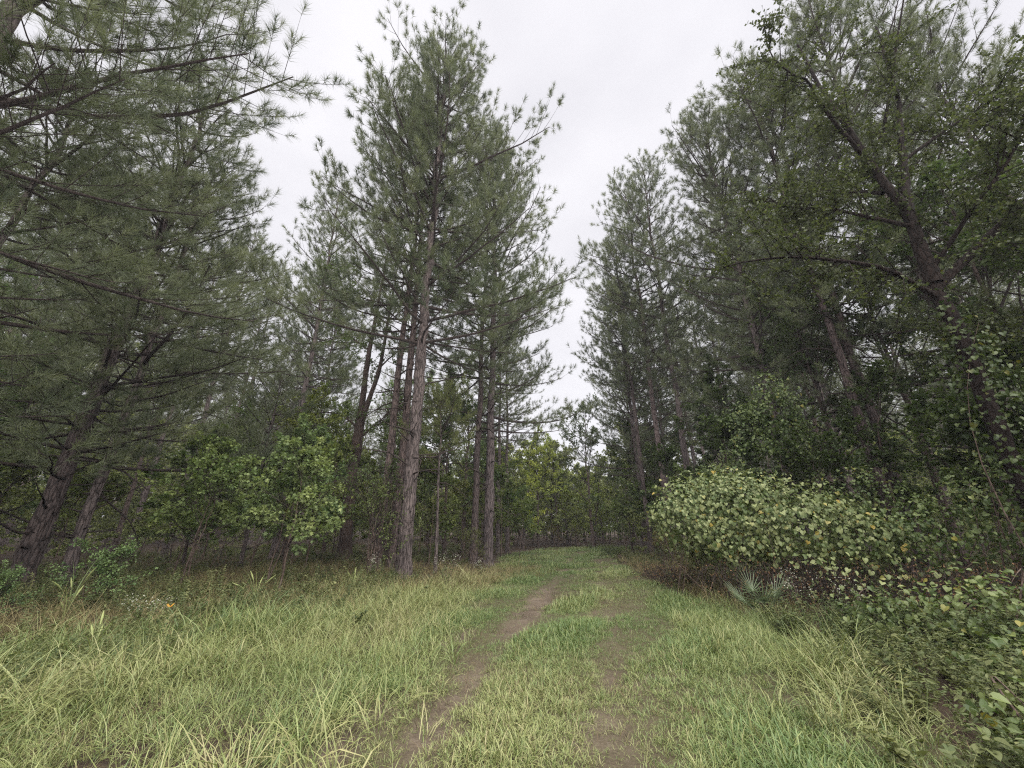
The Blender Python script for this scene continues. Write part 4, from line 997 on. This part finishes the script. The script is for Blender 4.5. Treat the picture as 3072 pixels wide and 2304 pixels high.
bw = MB()
for s in (-1, 1):
    V = np.array([[0, 0, 0], [s * .028, .022, .022], [s * .036, .004, .028], [s * .026, -.012, .02], [s * .014, -.022, .012], [0, -.012, 0]])
    bw.add(V, np.array([[0, 1, 2], [0, 2, 3], [0, 3, 4], [0, 4, 5]]), .5)
bb = MB(); tubes(bb, np.array([[[0, .02, 0], [0, .008, .002], [0, -.008, .001], [0, -.022, 0]]]), np.array([[.002, .0035, .003, .001]]), 6)
o = put(dict(wings=bw.mesh('wings', M['orange']), body=bb.mesh('body', M['dark'])), 'butterfly', 'small bright orange butterfly resting on the left weeds', 'butterfly', -5.15, 6.6, 25, 1.3, z=hgt(-5.15, 6.6) + .42)
o.rotation_euler.x = R(35)

def fallen_branch(x, y, ln, rz, label, seed):
    rng = np.random.default_rng(seed); mb = MB(); k = 10
    t = np.linspace(-.5, .5, k); P = np.c_[t * ln, rng.normal(0, .03, k), .04 + np.abs(rng.normal(0, .015, k))]
    tubes(mb, P[None], np.linspace(.03, .01, k)[None], 6)
    tw = MB()
    for q in range(5):
        i = rng.integers(2, k); d = nrm(np.array([rng.normal(.5, .3), rng.normal(0, .7), abs(rng.normal(.2, .2))]))
        tubes(tw, (P[i] + np.linspace(0, 1, 4)[:, None] * d * rng.uniform(.25, .6))[None], np.linspace(.01, .003, 4)[None], 4)
    put(dict(stem=mb.mesh('stem', M['twig'], True), twigs=tw.mesh('twigs', M['twig'], True)), 'fallen_branch', label, 'branch', x, y, rz)
fallen_branch(-8.6, 12.0, 3.2, 5, 'long fallen branch lying on the brown litter behind the left shrubs', 91)
fallen_branch(4.2, 15.8, 2.2, 160, 'fallen branch in the brown weeds right of the trail', 92)


def veil_volume(density):  # scattering box added to imitate the milky lens veil over the crowns
    x0, x1, y0, y1, z0, z1 = -130, 140, -30, 150, -2.2, 36
    V = [(x, y, z) for x in (x0, x1) for y in (y0, y1) for z in (z0, z1)]
    me = bpy.data.meshes.new('veil_volume')
    me.from_pydata(V, [], [(0, 1, 3, 2), (4, 6, 7, 5), (0, 4, 5, 1), (2, 3, 7, 6), (0, 2, 6, 4), (1, 5, 7, 3)])
    m = bpy.data.materials.new('veil_volume'); m.use_nodes = True
    n = m.node_tree.nodes; n.remove(n['Principled BSDF'])
    pv = n.new('ShaderNodeVolumePrincipled'); pv.inputs['Color'].default_value = (0.93, 0.95, 1.0, 1); pv.inputs['Density'].default_value = density
    m.node_tree.links.new(pv.outputs[0], n['Material Output'].inputs['Volume'])
    me.materials.append(m)
    o = bpy.data.objects.new('veil_volume', me); C.objects.link(o)
    tag(o, 'thin scattering volume added to imitate the pale lens veil', 'veil_volume', kind='stuff')
veil_volume(0.0006)

# ------------------------------------------------------------------ far woods
def joined(parts):
    vs_, fs, mi, tn, n = [], [], [], [], 0
    me = bpy.data.meshes.new('far_tree')
    V, Fl, St, Mi, Tn, nl = [], [], [], [], [], 0
    for k_, p_ in enumerate(parts):
        a = np.empty(len(p_.vertices) * 3, np.float32); p_.vertices.foreach_get('co', a)
        li = np.empty(len(p_.loops), np.int32); p_.loops.foreach_get('vertex_index', li)
        st = np.empty(len(p_.polygons), np.int32); p_.polygons.foreach_get('loop_start', st)
        t_ = np.empty(len(p_.vertices), np.float32); p_.attributes['tint'].data.foreach_get('value', t_)
        V.append(a); Fl.append(li + n); St.append(st + nl); Mi.append(np.full(len(st), k_, np.int32)); Tn.append(t_)
        n += len(p_.vertices); nl += len(li); me.materials.append(p_.materials[0])
    me.vertices.add(n); me.vertices.foreach_set('co', np.concatenate(V))
    me.loops.add(nl); me.loops.foreach_set('vertex_index', np.concatenate(Fl))
    S_ = np.concatenate(St); me.polygons.add(len(S_)); me.polygons.foreach_set('loop_start', S_)
    a = me.attributes.new('tint', 'FLOAT', 'POINT'); a.data.foreach_set('value', np.concatenate(Tn))
    me.update(calc_edges=True); me.polygons.foreach_set('material_index', np.concatenate(Mi))
    return me
def far(me): return joined([me['trunk'], me['limbs'], me['crown']])
FP = [far(pine(201 + i, 21, 0.17, 0.42, 3.6, dens=0.6, nn=12, nl=0.34, nw=0.03, dead=6, sides=7, ring=1.0)) for i in range(2)]
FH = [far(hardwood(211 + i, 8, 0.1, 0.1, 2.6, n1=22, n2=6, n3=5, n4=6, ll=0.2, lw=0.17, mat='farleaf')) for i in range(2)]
rng = np.random.default_rng(8)
pts = []
for _ in range(5000):
    x, y = rng.uniform(-75, 85), rng.uniform(14, 95)
    d = math.hypot(x, y)
    if d < 33 and not (abs(x) > 25): continue
    if d < 26: continue
    if y < 40 and -2 < x - centre(min(y, 34.0)) < 3.5: continue
    if any((x - a) ** 2 + (y - b) ** 2 < 2.2 ** 2 for a, b in pts): continue
    pts.append((x, y))
pts = np.array(pts[:760]); n = len(pts)
azd = np.degrees(np.arctan2(pts[:, 0], pts[:, 1])); gap = (azd > -27) & (azd < 24)
ix = np.where(rng.random(n) < 0.5, rng.integers(0, 2, n), rng.integers(2, 4, n))
ix = np.where((azd > -12) & (azd < 20), rng.integers(2, 4, n), ix)
ss = rng.uniform(0.85, 1.2, n) * np.where(gap, np.where(ix < 2, 0.66, 0.9), 1.0)
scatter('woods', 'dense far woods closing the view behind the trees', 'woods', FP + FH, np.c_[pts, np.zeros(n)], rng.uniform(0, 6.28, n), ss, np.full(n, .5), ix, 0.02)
pts = []
for _ in range(4000):
    x, y = rng.uniform(-45, 50), rng.uniform(10, 60)
    if math.hypot(x, y) < 23: continue
    if y < 37 and abs(x - centre(y)) < hw(y) + 1.0: continue
    if any((x - a) ** 2 + (y - b) ** 2 < 1.5 ** 2 for a, b in pts): continue
    pts.append((x, y))
pts = np.array(pts[:420]); n = len(pts)
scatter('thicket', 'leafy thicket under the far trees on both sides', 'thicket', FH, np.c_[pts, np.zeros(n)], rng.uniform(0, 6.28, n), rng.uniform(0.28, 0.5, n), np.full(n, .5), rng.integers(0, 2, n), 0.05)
# each look-alike of the background gets its own place in the count outward from the trail
ORD = 'first second third fourth fifth sixth seventh eighth ninth tenth eleventh twelfth thirteenth fourteenth fifteenth sixteenth'.split()
for grp, form in ((G_L, '{} background pine left of the trail, counting outward from the trail'), (G_R, '{} background pine right of the trail, counting outward from the trail'),
                  (GT_L, '{} small broadleaf tree in the left shade, counting outward from the trail'), (GT_R, '{} small broadleaf tree in the right shade, counting outward from the trail'),
                  ('understory saplings left of the trail', '{} shaded understory sapling left of the trail, counting outward from it'),
                  ('understory saplings right of the trail', '{} shaded understory sapling right of the trail, counting outward from it')):
    mem = sorted((o for o in C.objects if o.get('group') == grp), key=lambda o: abs(math.atan2(o.location.x, o.location.y) - 0.12))
    for o, w_ in zip(mem, ORD): o['label'] = form.format(w_)
print('objects', len(bpy.data.objects), 'tris', sum(sum(len(p.vertices) - 2 for p in ()) + len(m.loops) - 2 * len(m.polygons) for m in bpy.data.meshes))
